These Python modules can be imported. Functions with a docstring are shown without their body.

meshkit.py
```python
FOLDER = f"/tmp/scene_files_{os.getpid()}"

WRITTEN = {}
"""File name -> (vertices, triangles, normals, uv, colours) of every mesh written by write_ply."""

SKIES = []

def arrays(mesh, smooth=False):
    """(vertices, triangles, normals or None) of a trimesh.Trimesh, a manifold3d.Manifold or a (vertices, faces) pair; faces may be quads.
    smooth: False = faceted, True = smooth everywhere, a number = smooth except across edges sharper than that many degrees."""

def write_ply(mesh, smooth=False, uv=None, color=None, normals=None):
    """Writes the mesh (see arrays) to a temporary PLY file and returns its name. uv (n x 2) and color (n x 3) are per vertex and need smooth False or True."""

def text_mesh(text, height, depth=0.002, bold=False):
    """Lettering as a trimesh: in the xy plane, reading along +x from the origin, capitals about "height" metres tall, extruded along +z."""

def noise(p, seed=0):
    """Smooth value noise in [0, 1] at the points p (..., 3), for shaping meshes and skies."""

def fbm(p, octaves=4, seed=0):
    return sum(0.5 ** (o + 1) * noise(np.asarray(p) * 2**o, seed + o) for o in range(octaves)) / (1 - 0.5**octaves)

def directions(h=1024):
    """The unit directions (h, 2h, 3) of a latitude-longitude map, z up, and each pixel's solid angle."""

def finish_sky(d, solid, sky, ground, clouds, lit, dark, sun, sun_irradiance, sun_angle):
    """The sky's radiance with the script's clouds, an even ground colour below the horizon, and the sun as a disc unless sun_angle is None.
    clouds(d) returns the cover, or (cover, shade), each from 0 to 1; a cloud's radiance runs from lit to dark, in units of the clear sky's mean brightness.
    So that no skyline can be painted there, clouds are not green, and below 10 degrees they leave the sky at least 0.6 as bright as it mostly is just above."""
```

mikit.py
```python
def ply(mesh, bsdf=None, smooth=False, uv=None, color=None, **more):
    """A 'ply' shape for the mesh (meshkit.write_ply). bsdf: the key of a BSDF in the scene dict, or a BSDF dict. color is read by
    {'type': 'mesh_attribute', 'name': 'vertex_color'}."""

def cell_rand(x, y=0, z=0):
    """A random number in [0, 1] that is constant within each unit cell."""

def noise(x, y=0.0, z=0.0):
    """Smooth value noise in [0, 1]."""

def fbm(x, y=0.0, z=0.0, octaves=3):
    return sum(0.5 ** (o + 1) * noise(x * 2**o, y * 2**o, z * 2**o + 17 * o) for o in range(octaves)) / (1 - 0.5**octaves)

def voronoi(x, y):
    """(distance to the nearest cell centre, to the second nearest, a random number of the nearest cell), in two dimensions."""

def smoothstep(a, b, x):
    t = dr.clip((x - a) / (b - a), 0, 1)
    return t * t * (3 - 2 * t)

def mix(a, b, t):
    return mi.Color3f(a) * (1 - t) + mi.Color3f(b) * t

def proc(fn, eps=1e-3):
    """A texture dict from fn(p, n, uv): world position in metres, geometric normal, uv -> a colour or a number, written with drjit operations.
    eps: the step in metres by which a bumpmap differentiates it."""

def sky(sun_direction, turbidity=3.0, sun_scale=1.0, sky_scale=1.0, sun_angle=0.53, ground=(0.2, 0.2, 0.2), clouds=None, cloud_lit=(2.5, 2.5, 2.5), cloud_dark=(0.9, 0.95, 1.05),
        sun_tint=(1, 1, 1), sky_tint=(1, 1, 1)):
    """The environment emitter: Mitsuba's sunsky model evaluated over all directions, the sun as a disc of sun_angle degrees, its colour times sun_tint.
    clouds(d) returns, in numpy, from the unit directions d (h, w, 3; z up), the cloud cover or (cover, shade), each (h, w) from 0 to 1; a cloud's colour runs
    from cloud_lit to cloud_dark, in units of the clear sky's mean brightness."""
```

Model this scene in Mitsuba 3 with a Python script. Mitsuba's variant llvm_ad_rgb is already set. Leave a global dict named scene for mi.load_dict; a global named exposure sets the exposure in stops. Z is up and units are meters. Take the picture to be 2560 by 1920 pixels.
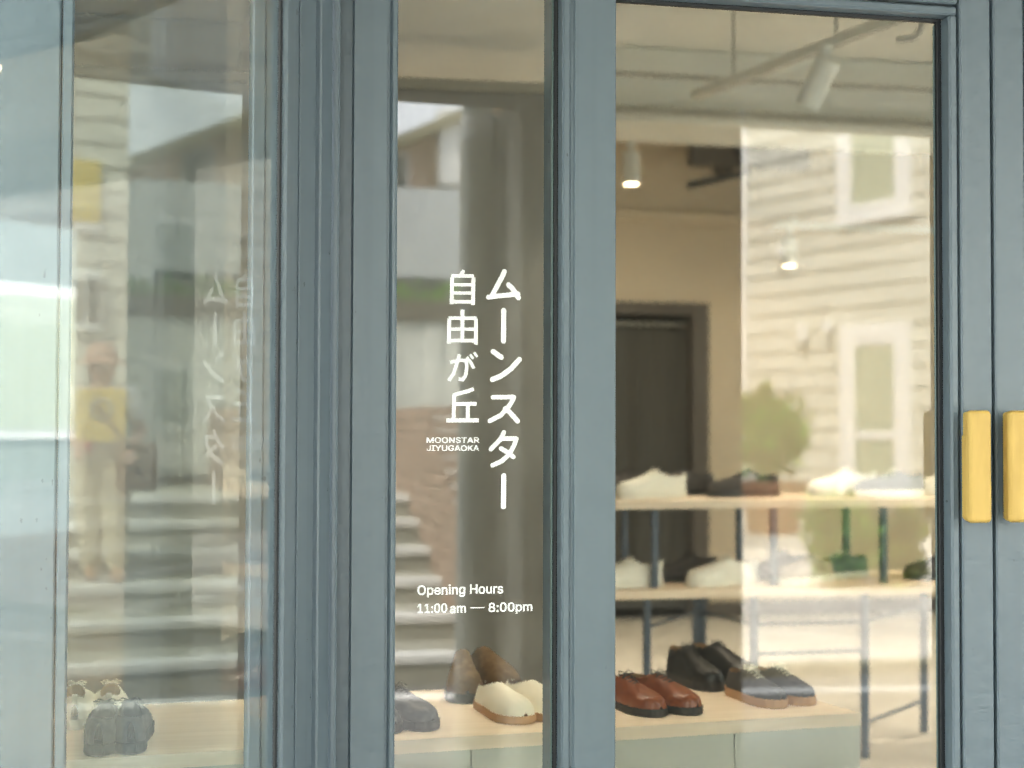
import math, random
import numpy as np, trimesh, mitsuba as mi, drjit as dr, mikit, meshkit
import manifold3d as m3
from shapely.geometry import Polygon, LineString, Point, box as sbox
from shapely.ops import unary_union
from shapely import affinity
T = mi.ScalarTransform4f
rnd = random.Random(7)
scene, labels = {}, {}

# ---------------------------------------------------------------- camera, sky, exposure
F_PX, YAW, PITCH, ROLL = 3555.0, math.radians(11.7), math.radians(1.6), 0.003
EYE = np.array([0.0, -2.6, 1.15])
FW = np.array([math.sin(YAW) * math.cos(PITCH), math.cos(YAW) * math.cos(PITCH), math.sin(PITCH)])
RT = np.array([math.cos(YAW), -math.sin(YAW), 0.0])
UP = np.cross(RT, FW)
RT, UP = RT + ROLL * UP, UP - ROLL * RT
scene['camera'] = {'type': 'thinlens', 'fov': math.degrees(2 * math.atan(1280 / F_PX)), 'fov_axis': 'x',
                   'to_world': T().look_at(origin=EYE.tolist(), target=(EYE + FW).tolist(), up=UP.tolist()),
                   'aperture_radius': 0.0105, 'focus_distance': 2.66, 'near_clip': 0.02, 'far_clip': 500.0}
scene['daylight'] = mikit.sky((-0.55, 0.42, 0.72), turbidity=4, sun_scale=1.5, sun_angle=12, sun_tint=(0.88, 0.97, 1.10), clouds=lambda d: 0.97, cloud_lit=(7.6, 8.0, 8.3))
exposure = 2.95


def at(tx, ty, y):
    """the point of the plane y = const that stands at a place of the photograph (2560 x 1920)"""
    r = FW + (tx - 1280) / F_PX * RT - (ty - 960) / F_PX * UP
    return EYE + r * ((y - EYE[1]) / r[1])


def on(tx, ty, z):
    r = FW + (tx - 1280) / F_PX * RT - (ty - 960) / F_PX * UP
    return EYE + r * ((z - EYE[2]) / r[2])


def back(tx, ty, d):
    """the point d metres in front of the shop front that the glass shows there"""
    p = at(tx, ty, d)
    return np.array([p[0], -d, p[2]])


# ---------------------------------------------------------------- helpers
def key_for(name):
    if name not in used:
        used[name] = 0
        return name
    used[name] += 1
    return f'{name}_{used[name]:03d}'


used = {}


def put(name, mesh, mat, parent=None, smooth=False, to=None, **more):
    k = key_for((parent + '__' if parent else '') + name)
    scene[k] = mikit.ply(mesh, mat, smooth=smooth, **more)
    if to is not None:
        scene[k]['to_world'] = to
    return k


def place(k, d, to=None):
    scene[k] = dict(d)
    if to is not None:
        scene[k]['to_world'] = to
    return k


def thing(name, label, cat, group=None):
    k = key_for(name)
    labels[k] = {'label': label, 'category': cat}
    if group:
        labels[k]['group'] = group
    return k


def struct(name, mesh, mat, **kw):
    k = put(name, mesh, mat, **kw)
    labels[k] = {'kind': 'structure'}
    return k


def cat(*ms):
    ms = [m for x in ms for m in (x if isinstance(x, (list, tuple)) else [x])]
    return trimesh.util.concatenate(ms)


def bx(x0, x1, y0, y1, z0, z1, c=0.0):
    """a box, its edges chamfered by c"""
    if c <= 0:
        m = trimesh.creation.box(extents=(x1 - x0, y1 - y0, z1 - z0))
    else:
        a = np.array([x1 - x0, y1 - y0, z1 - z0]) / 2
        c = min(c, a.min() * 0.9)
        pts = []
        for sx in (-1, 1):
            for sy in (-1, 1):
                for sz in (-1, 1):
                    s = np.array([sx, sy, sz])
                    for k in range(3):
                        e = a - c
                        e[k] = a[k]
                        pts.append(s * e)
        m = trimesh.convex.convex_hull(np.array(pts))
    m.apply_translation(((x0 + x1) / 2, (y0 + y1) / 2, (z0 + z1) / 2))
    return m


def prism(pts, z0, z1):
    m = trimesh.creation.extrude_polygon(Polygon(pts) if not hasattr(pts, 'exterior') else pts, z1 - z0, engine='earcut')
    m.apply_translation((0, 0, z0))
    return m


def rot(m, deg, o=(0, 0, 0), axis=(0, 0, 1)):
    m = m.copy()
    m.apply_transform(trimesh.transformations.rotation_matrix(math.radians(deg), axis, o))
    return m


def tube(p, q, r, n=12, r2=None):
    p, q = np.array(p, float), np.array(q, float)
    h = np.linalg.norm(q - p)
    r2 = r if r2 is None else r2
    a = np.arange(n) * 2 * math.pi / n
    ring = np.stack([np.cos(a), np.sin(a)], 1)
    v = np.vstack([np.c_[ring * r, np.zeros(n)], np.c_[ring * r2, np.full(n, h)], [[0, 0, 0], [0, 0, h]]])
    f = []
    for i in range(n):
        j = (i + 1) % n
        f += [[i, j, n + j], [i, n + j, n + i], [2 * n, j, i], [2 * n + 1, n + i, n + j]]
    m = trimesh.Trimesh(v, f, process=False)
    m.apply_transform(trimesh.geometry.align_vectors([0, 0, 1], (q - p) / h))
    m.apply_translation(p)
    return m


def path_tube(pts, r, n=8):
    return cat([tube(a, b, r, n) for a, b in zip(pts[:-1], pts[1:])])


def quad(a, b, c, d):
    return trimesh.Trimesh(np.array([a, b, c, d], float), [[0, 1, 2], [0, 2, 3]], process=False)


# ---------------------------------------------------------------- materials
def rgb(*c):
    return {'type': 'rgb', 'value': list(c)}


def mat(name, base, rough=0.5, spec=0.5, metallic=0.0, bump=None, scale=1.0, eps=1e-3, **kw):
    d = {'type': 'principled', 'base_color': base if isinstance(base, dict) else rgb(*base), 'roughness': rough if not isinstance(rough, dict) else rough,
         'specular': spec, 'metallic': metallic, **kw}
    if bump:
        d = {'type': 'bumpmap', 'scale': scale, 'arbitrary': mikit.proc(bump, eps), 'nested': d}
    scene[name] = {'type': 'twosided', 'bsdf': d}
    return name


def vary(a, b, s, sz=None, oct=4):
    sz = s if sz is None else sz

    def fn(p, n, uv):
        return mikit.mix(a, b, mikit.smoothstep(0.3, 0.7, mikit.fbm(p.x * s, p.y * s, p.z * sz, oct)))
    return mikit.proc(fn)


def paint_colour(p, n, uv):
    c = mikit.mix((0.117, 0.158, 0.190), (0.127, 0.169, 0.202), mikit.fbm(p.x * 9, p.y * 9, p.z * 3, 3))
    chip = mikit.smoothstep(0.90, 0.93, mikit.noise(p.x * 120, p.y * 120, p.z * 60)) * mikit.smoothstep(0.62, 0.7, mikit.noise(p.x * 14, p.y * 14, p.z * 6))
    drip = mikit.smoothstep(0.55, 0.8, mikit.noise(p.x * 60, p.y * 60, p.z * 1.2)) * 0.04
    return c * (1 - drip) * (1 - chip * 0.45)


mat('paint_blue', mikit.proc(paint_colour), 0.36, 0.5, bump=lambda p, n, uv: mikit.fbm(p.x * 330, p.y * 330, p.z * 210, 2) + 0.8 * mikit.noise(p.x * 70, p.y * 70, p.z * 50), scale=0.0014, eps=7e-4)
mat('paint_navy', (0.035, 0.055, 0.085), 0.4)
mat('rubber', (0.016, 0.02, 0.024), 0.5)
mat('sealant', (0.10, 0.15, 0.15), 0.35)
mat('handle_yellow', vary((0.56, 0.385, 0.105), (0.51, 0.345, 0.09), 45, 8), 0.5, 0.4)
mat('vinyl_white', (0.80, 0.83, 0.85), 0.45)
# panes: index and tints give about 0.11 (fronts) and 0.21 (the panel met at a slant) mirrored, the rest passing slightly green
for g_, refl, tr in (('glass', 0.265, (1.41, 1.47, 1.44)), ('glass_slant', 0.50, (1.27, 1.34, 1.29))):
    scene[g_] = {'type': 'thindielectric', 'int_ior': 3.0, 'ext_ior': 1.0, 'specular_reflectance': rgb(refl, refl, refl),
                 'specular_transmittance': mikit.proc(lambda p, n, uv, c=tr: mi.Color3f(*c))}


def concrete(p, n, uv):
    c = mikit.mix((0.23, 0.225, 0.20), (0.36, 0.35, 0.31), mikit.smoothstep(0.3, 0.72, mikit.fbm(p.x * 2.6, p.y * 2.6, p.z * 1.6, 5)))
    st = mikit.smoothstep(0.5, 0.85, mikit.noise(p.x * 18, p.y * 18, p.z * 1.3)) * 0.3
    ln = mikit.smoothstep(0.985, 0.995, 1 - dr.abs(dr.abs((p.z * 1.11) - dr.floor(p.z * 1.11)) - 0.5) * 0.05) * 0.0
    return c * (1 - st) * (1 - ln)


mat('concrete', mikit.proc(concrete), 0.8, 0.2, bump=lambda p, n, uv: mikit.fbm(p.x * 40, p.y * 40, p.z * 40, 3), scale=0.003)
mat('soffit_paint', vary((0.52, 0.51, 0.47), (0.60, 0.59, 0.55), 2.0), 0.8, 0.2)
mat('wall_tan', vary((0.58, 0.48, 0.355), (0.62, 0.52, 0.39), 1.2), 0.8, 0.2)
mat('wall_brown', vary((0.20, 0.195, 0.18), (0.29, 0.285, 0.265), 2.4, 1.2), 0.8, 0.2)
mat('ceiling_paint', vary((0.63, 0.63, 0.58), (0.68, 0.68, 0.63), 1.5), 0.8, 0.2)
mat('room_dark', (0.085, 0.075, 0.06), 0.7)
mat('doorway_dark', (0.085, 0.082, 0.072), 0.9, 0.1)
mat('floor_grey', vary((0.42, 0.39, 0.34), (0.48, 0.45, 0.40), 3), 0.5, 0.3)


def plywood(p, n, uv):
    g = mikit.fbm(p.x * 5, p.y * 55, p.z * 55, 4)
    return mikit.mix((0.67, 0.55, 0.42), (0.71, 0.59, 0.46), mikit.smoothstep(0.3, 0.7, g))


mat('plywood', mikit.proc(plywood), 0.45, 0.35)
mat('panel_pale', vary((0.44, 0.435, 0.385), (0.48, 0.475, 0.425), 3), 0.6, 0.3)
mat('metal_white', (0.72, 0.72, 0.68), 0.4, 0.4)
mat('metal_grey', (0.34, 0.33, 0.29), 0.5, 0.4)
mat('plastic_black', (0.012, 0.012, 0.012), 0.45)
mat('panel_brown', (0.09, 0.075, 0.06), 0.6)
# shoes
mat('suede_brown', vary((0.10, 0.06, 0.028), (0.13, 0.08, 0.038), 60), 0.75, 0.25)
mat('canvas_cream', (0.78, 0.73, 0.60), 0.55, 0.35)
mat('canvas_white', (0.80, 0.77, 0.68), 0.7, 0.2)
mat('leather_red', vary((0.155, 0.040, 0.015), (0.20, 0.055, 0.02), 25), 0.24, 0.55)
mat('leather_black', (0.010, 0.009, 0.008), 0.33, 0.5)
mat('leather_slate', vary((0.035, 0.037, 0.04), (0.05, 0.052, 0.055), 40), 0.42, 0.5)
mat('canvas_charcoal', (0.055, 0.050, 0.047), 0.8, 0.2)
mat('canvas_taupe', (0.34, 0.28, 0.22), 0.8, 0.2)
mat('canvas_slate_blue', (0.10, 0.12, 0.14), 0.8, 0.2)
mat('sole_black', (0.012, 0.012, 0.012), 0.55)
mat('sole_gum', (0.42, 0.24, 0.12), 0.55)
mat('sole_white', (0.74, 0.71, 0.62), 0.5)
mat('lining_tan', (0.30, 0.18, 0.09), 0.7, 0.2)
mat('lining_brown', (0.11, 0.055, 0.03), 0.75, 0.2)
mat('lining_dark', (0.03, 0.025, 0.02), 0.8, 0.2)
# street
mat('asphalt', vary((0.155, 0.16, 0.165), (0.205, 0.21, 0.21), 30, oct=3), 0.85, 0.2)
mat('road_paint', vary((0.70, 0.71, 0.71), (0.80, 0.80, 0.79), 12), 0.7, 0.3)
mat('paving', vary((0.46, 0.44, 0.41), (0.56, 0.54, 0.50), 1.7), 0.8, 0.2)
mat('pavement_grey', vary((0.26, 0.255, 0.24), (0.34, 0.335, 0.32), 3), 0.8, 0.2)
mat('kerb_stone', vary((0.28, 0.27, 0.20), (0.38, 0.36, 0.26), 4), 0.85, 0.2)
mat('siding', vary((0.60, 0.60, 0.53), (0.66, 0.66, 0.59), 1.6), 0.6, 0.3)
mat('trim_white', (0.86, 0.87, 0.87), 0.5, 0.4)
mat('plaster_pink', vary((0.56, 0.44, 0.34), (0.64, 0.50, 0.40), 1.4), 0.85, 0.2)
mat('plaster_pale', vary((0.18, 0.22, 0.22), (0.23, 0.27, 0.265), 1.2), 0.8, 0.2)
mat('roof_tile', (0.34, 0.32, 0.22), 0.7)
mat('window_dark', (0.10, 0.12, 0.11), 0.15, 0.5)
mat('blind_green', (0.42, 0.47, 0.36), 0.6)
mat('panel_zinc', vary((0.62, 0.65, 0.60), (0.70, 0.73, 0.68), 2), 0.45, 0.4)
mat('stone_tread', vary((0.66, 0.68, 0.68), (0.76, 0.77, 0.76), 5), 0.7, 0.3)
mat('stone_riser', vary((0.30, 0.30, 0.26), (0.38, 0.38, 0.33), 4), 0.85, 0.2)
mat('brick', vary((0.30, 0.22, 0.17), (0.38, 0.28, 0.22), 14), 0.85, 0.2)
mat('mortar', (0.34, 0.30, 0.26), 0.9, 0.1)
mat('pvc_grey', vary((0.40, 0.43, 0.41), (0.46, 0.49, 0.46), 5), 0.4, 0.5)
mat('tarp_white', (0.85, 0.87, 0.87), 0.55, 0.4)
mat('rust_beam', (0.11, 0.10, 0.08), 0.7)
mat('terracotta', (0.36, 0.19, 0.11), 0.8, 0.2)
mat('yellow_glaze', (0.70, 0.52, 0.10), 0.45, 0.4)
mat('yellow_cloth', vary((0.76, 0.56, 0.10), (0.80, 0.62, 0.14), 14), 0.8, 0.2)
mat('white_cloth', (0.80, 0.78, 0.76), 0.8, 0.2)
mat('khaki_cloth', vary((0.60, 0.55, 0.40), (0.68, 0.63, 0.47), 8), 0.85, 0.2)
mat('brown_leather', (0.14, 0.075, 0.03), 0.5, 0.4)
mat('skin', (0.55, 0.34, 0.25), 0.5, 0.4)
mat('hair', (0.025, 0.018, 0.014), 0.5, 0.4)
mat('ring_grey', (0.42, 0.42, 0.36), 0.8)
mat('red_cloth', (0.45, 0.05, 0.07), 0.8, 0.2)
mat('bark', (0.12, 0.085, 0.055), 0.9, 0.1)
for nm, c in (('leaf_fresh', (0.15, 0.32, 0.06)), ('leaf_deep', (0.055, 0.11, 0.03)), ('leaf_yellow', (0.18, 0.24, 0.05))):
    scene[nm] = {'type': 'twosided', 'bsdf': {'type': 'principled', 'base_color': rgb(*c), 'roughness': 0.55, 'specular': 0.4}}

# ---------------------------------------------------------------- shop building
GP, FF = 0.0, -0.045                       # plane of the glass, front face of the frames


def xf(t, y=FF):
    return float(at(t, 1060, y)[0])


RX0, RX1, RY1, RZ = -2.3, 6.5, 5.5, 2.85   # the room
struct('floor', bx(RX0, RX1, 0.13, RY1, -0.10, 0.0), 'floor_grey')
struct('ceiling', bx(RX0, RX1, 0.13, RY1 + 0.1, RZ, RZ + 0.1), 'ceiling_paint')
# back wall with its doorway; the room behind it
dw0, dw1, dwt = float(at(1480, 900, RY1)[0]), float(at(1768, 900, RY1)[0]), float(at(1650, 757, RY1)[2])
struct('wall_back', cat(bx(RX0, dw0, RY1, RY1 + 0.12, 0, RZ), bx(dw1, RX1, RY1, RY1 + 0.12, 0, RZ), bx(dw0, dw1, RY1, RY1 + 0.12, dwt, RZ)), 'wall_tan')
struct('wall_right', cat(bx(RX1, RX1 + 0.12, 0.13, RY1 + 0.12, 2.5, RZ), bx(RX1, RX1 + 0.12, 0.13, RY1 + 0.12, 0, 0.4), bx(RX1, RX1 + 0.12, 4.6, RY1 + 0.12, 0.4, 2.5)), 'wall_tan')  # unseen wall, left open to let daylight into the room
struct('wall_left', bx(RX0 - 0.12, RX0, 0.13, RY1 + 0.12, 0, RZ), 'wall_tan')
struct('back_room', cat(bx(dw0 - 0.6, dw0 - 0.5, RY1 + 0.125, RY1 + 2, 0, 2.6), bx(dw1 + 0.5, dw1 + 0.6, RY1 + 0.125, RY1 + 2, 0, 2.6), bx(dw0 - 0.6, dw1 + 0.6, RY1 + 2, RY1 + 2.1, 0, 2.6),
                       bx(dw0 - 0.6, dw1 + 0.6, RY1 + 0.125, RY1 + 2, 2.6, 2.7), bx(dw0 - 0.6, dw1 + 0.6, RY1 + 0.125, RY1 + 2, -0.1, -0.004)), 'room_dark')
t = thing('door_frame', 'dark brown frame round the doorway in the tan back wall', 'door frame')
put('jamb', bx(dw1 - 0.10, dw1 - 0.0, RY1 - 0.03, RY1 + 0.13, 0, dwt), 'panel_brown', t)
put('jamb', bx(dw0, dw0 + 0.10, RY1 - 0.03, RY1 + 0.13, 0, dwt), 'panel_brown', t)
put('lintel', bx(dw0 + 0.1, dw1 - 0.1, RY1 - 0.03, RY1 + 0.13, dwt - 0.07, dwt), 'panel_brown', t)
t = thing('dark_doorway_sheet', 'dark grey sheet added across the doorway for the dark room behind', 'dark_doorway_sheet')
cx = np.linspace(dw0 + 0.1, dw1 - 0.1, 90)  # added sheet and rail, giving the doorway its dark inside
cy = RY1 + 0.09 + 0.010 * np.sin(cx * 40) + 0.006 * np.sin(cx * 17 + 1)
cv = np.vstack([np.c_[cx, cy, np.full(90, 0.05)], np.c_[cx, cy, np.full(90, dwt - 0.15)]])
put('cloth', trimesh.Trimesh(cv, [[i, i + 1, 91 + i] for i in range(89)] + [[i, 91 + i, 90 + i] for i in range(89)], process=False), 'doorway_dark', t, smooth=True)
put('rail', tube((dw0 + 0.1, RY1 + 0.09, dwt - 0.12), (dw1 - 0.1, RY1 + 0.09, dwt - 0.12), 0.012), 'metal_grey', t, smooth=40)
# wall ledges on the back wall
lz = float(at(1700, 545, RY1)[2])
t = thing('wall_ledge', 'long pale ledge running across the tan back wall above the doorway', 'ledge')
put('board', bx(RX0 + 0.01, RX1 - 0.01, RY1 - 0.06, RY1 - 0.002, lz - 0.03, lz + 0.03, 0.006), 'wall_tan', t)
sz_ = float(at(1620, 1590, RY1 - 0.02)[2])
t = thing('skirting_board', 'dark skirting board along the foot of the tan back wall', 'skirting')
put('board', bx(dw1 + 0.01, RX1 - 0.01, RY1 - 0.02, RY1 - 0.001, 0.0, 0.09, 0.004), 'panel_brown', t)
# brown partition wall seen through the side light
pc = at(1020, 216, 2.3)
part_w = bx(-1.9, 1.20, 2.3, 2.45, 0, float(pc[2]))
t = thing('partition_wall', 'dim concrete partition wall behind the narrow lettered window', 'wall')
put('wall', rot(part_w, -3.6, (1.2, 2.3, 0)), 'wall_brown', t)
put('capping', rot(bx(-1.9, 1.21, 2.28, 2.47, float(pc[2]), float(pc[2]) + 0.035, 0.004), -3.6, (1.2, 2.3, 0)), 'metal_grey', t)
# ceiling beams
bz = float(at(1560, 300, 3.5)[2])
t = thing('ceiling_beam', 'broad beige beam crossing the shop ceiling parallel to the glass front', 'beam')
put('beam', bx(RX0 + 0.01, RX1 - 0.01, 3.5, 3.95, bz, RZ - 0.002, 0.01), 'ceiling_paint', t)
put('trim', bx(RX0 + 0.01, RX1 - 0.01, 3.47, 3.4995, bz + 0.03, bz + 0.06), 'metal_grey', t)
t = thing('ceiling_beam', 'beige bulkhead slanting across the ceiling towards the glass front', 'beam')
e0 = on(1775, 2, 2.52)
sl = rot(bx(-1.05, 0, -0.9, 2.1, 2.52, RZ - 0.003, 0.008), 12.5, (0, 0, 0))
sl.apply_translation((e0[0], e0[1], 0))
put('beam', sl, 'ceiling_paint', t)
t = thing('ceiling_beam', 'beam of beige plaster nearest the glass, above the doors', 'beam')
put('beam', bx(RX0 + 0.01, RX1 - 0.01, 0.14, 0.55, 2.62, RZ - 0.004, 0.01), 'ceiling_paint', t)
# outer building: soffit on a pillar, upper wall
SZ = 2.24
struct('shop_soffit', bx(-0.50, 7.2, -2.05, -0.12, SZ, SZ + 0.25), 'soffit_paint')
t = thing('shop_building', 'unseen low upper part of the concrete building that carries the shop front', 'building')
put('upper_wall', cat(cat(bx(-0.47, 7.2, -2.0, -0.036, SZ + 0.251, 2.75), bx(-7, 7.2, -0.0355, 0.10, SZ + 0.2505, 2.75)), bx(-7, 7.2, 0.101, 9, 2.96, 3.1)), 'concrete', t)  # out of view, blocks sky above; kept low so sun reaches the road
put('spandrel', cat(bx(-7, 7.2, -0.035, 0.10, 2.17, SZ + 0.25), bx(-7, 7.2, 0.101, 0.129, 2.17, 2.959)), 'concrete', t)
put('end_wall', bx(-7, RX0 - 0.13, -0.03, 0.12, -0.1, 2.169), 'concrete', t)
put('end_wall', bx(4.55, 7.0, -0.03, 0.12, -0.1, 2.169), 'concrete', t)
lt = float(back(1000, 243, 1.90)[2])
t = thing('edge_beam', 'dark concrete edge beam under the soffit, mirrored at the top of the lettered window', 'beam')
l0 = back(1302, 258, 1.98)
lb = bx(-1.45, 0, -0.06, 0.09, lt, SZ - 0.001, 0.004)
lb = rot(lb, -4.1, (0, 0, 0))
lb.apply_translation((l0[0], -1.94, 0))
put('beam', lb, 'concrete', t)
rb = bx(0, 5.5, -0.06, 0.06, float(back(2000, 318, 2.0)[2]), SZ - 0.001, 0.004)
t = thing('edge_beam', 'pale edge beam under the soffit, mirrored above the cream house', 'beam')
rb = rot(rb, -2.1, (0, 0, 0))
rb.apply_translation((float(back(1858, 300, 2.05)[0]) - 0.001, -2.0, 0))
put('beam', rb, 'soffit_paint', t)
px0, px1 = float(back(1302, 900, 1.85)[0]), float(back(1858, 900, 1.85)[0])
t = thing('concrete_pillar', 'stout square concrete pillar beside the grey downpipe, mirrored in the glass', 'pillar')
put('shaft', bx(px0, px1, -2.45, -1.85, -0.05, SZ - 0.003, 0.012), 'concrete', t)
put('rebate', bx(px0 - 0.10, px0 - 0.002, -2.45, -2.26, -0.05, SZ - 0.003, 0.006), 'concrete', t)
PY = -2.16
ppx = float(back(1180, 1000, 2.16)[0])
t = thing('drain_pipe', 'grey plastic downpipe with a white collar standing by the concrete pillar', 'pipe')
put('pipe', tube((ppx - 0.012, PY, 0.0), (ppx + 0.018, PY, 2.6), 0.048, 28), 'pvc_grey', t, smooth=40)
c0, c1 = float(back(1188, 352, 2.16)[2]), float(back(1188, 292, 2.16)[2])
put('collar', tube((ppx + 0.0135, PY, c0), (ppx + 0.014, PY, c1), 0.055, 28), 'tarp_white', t, smooth=40)
put('socket', tube((ppx + 0.0141, PY, c1 + 0.001), (ppx + 0.016, PY, c1 + 0.09), 0.052, 28), 'pvc_grey', t, smooth=40)

# ---------------------------------------------------------------- the shop front
FZ0, FZ1 = 0.02, 2.165
XP0, XP1 = xf(881), xf(964)
fr = thing('shop_front_frame', 'blue grey painted steel frame of posts round the shop windows', 'frame')
BACK = 0.127
xl = float(at(622, 1060, GP)[0])
# corner post left of the lettered window (plan outline, then upright)
put('post', prism([(XP0, FF), (XP1, FF), (XP1 + 0.001, FF + 0.005), (xf(971), FF + 0.005), (xf(972.5), FF + 0.001), (xf(973), 0.004), (xf(991) - 0.006, 0.006), (xf(991) - 0.006, BACK), (xl + 0.02, BACK), (xl + 0.02, -0.012), (XP0 - 0.036, -0.012), (XP0 - 0.036, -0.02), (XP0 - 0.002, -0.022)], FZ0, FZ1), 'paint_blue', fr)
put('bead', bx(xf(973), xf(991), FF + 0.0008, -0.002, FZ0 + 0.08, FZ1 - 0.06, 0.004), 'paint_blue', fr)
# ribs between the post and the side panel
put('rib', bx(XP0 - 0.040, XP0 - 0.026, -0.052, -0.0205, FZ0, FZ1, 0.004), 'paint_blue', fr)
# mullion between the lettered window and the door
XM0, XM1 = xf(1436), xf(1540)
put('post', prism([(xf(1405) + 0.004, 0.005), (xf(1427), 0.004), (xf(1428), FF + 0.006), (xf(1434), FF + 0.006), (XM0, FF + 0.0015), (XM0 + 0.002, FF), (XM1 - 0.003, FF), (XM1, FF + 0.003), (XM1, 0.03), (XM1 - 0.02, BACK), (xf(1405) + 0.004, BACK)], FZ0, FZ1), 'paint_blue', fr)
put('bead', bx(xf(1405), xf(1427), FF + 0.001, -0.002, FZ0 + 0.08, FZ1 - 0.06, 0.004), 'paint_blue', fr)
put('head', bx(xl - 0.45, 4.55, -0.034, 0.10, FZ1 - 0.07, FZ1 - 0.001, 0.004), 'paint_blue', fr)
put('sill', bx(xl - 0.45, XM1 - 0.005, -0.040, 0.10, 0.0, 0.08, 0.004), 'paint_blue', fr)

sw = thing('side_window', 'narrow clear window with white lettering, between the corner post and the door', 'window')
ga = quad((xf(991) - 0.008, GP, 0.08), (xf(1405) + 0.01, GP, 0.08), (xf(1405) + 0.01, GP, FZ1 - 0.07), (xf(991) - 0.008, GP, FZ1 - 0.07))
put('pane', ga, 'glass', sw)
put('gasket', bx(xf(1405) - 0.0075, xf(1405) - 0.0005, -0.010, -0.0008, 0.08, FZ1 - 0.07, 0.001), 'rubber', sw)
put('sealant', bx(xf(1405) - 0.0115, xf(1405) - 0.0078, -0.006, -0.0006, 0.08, FZ1 - 0.07, 0.001), 'sealant', sw)


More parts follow.
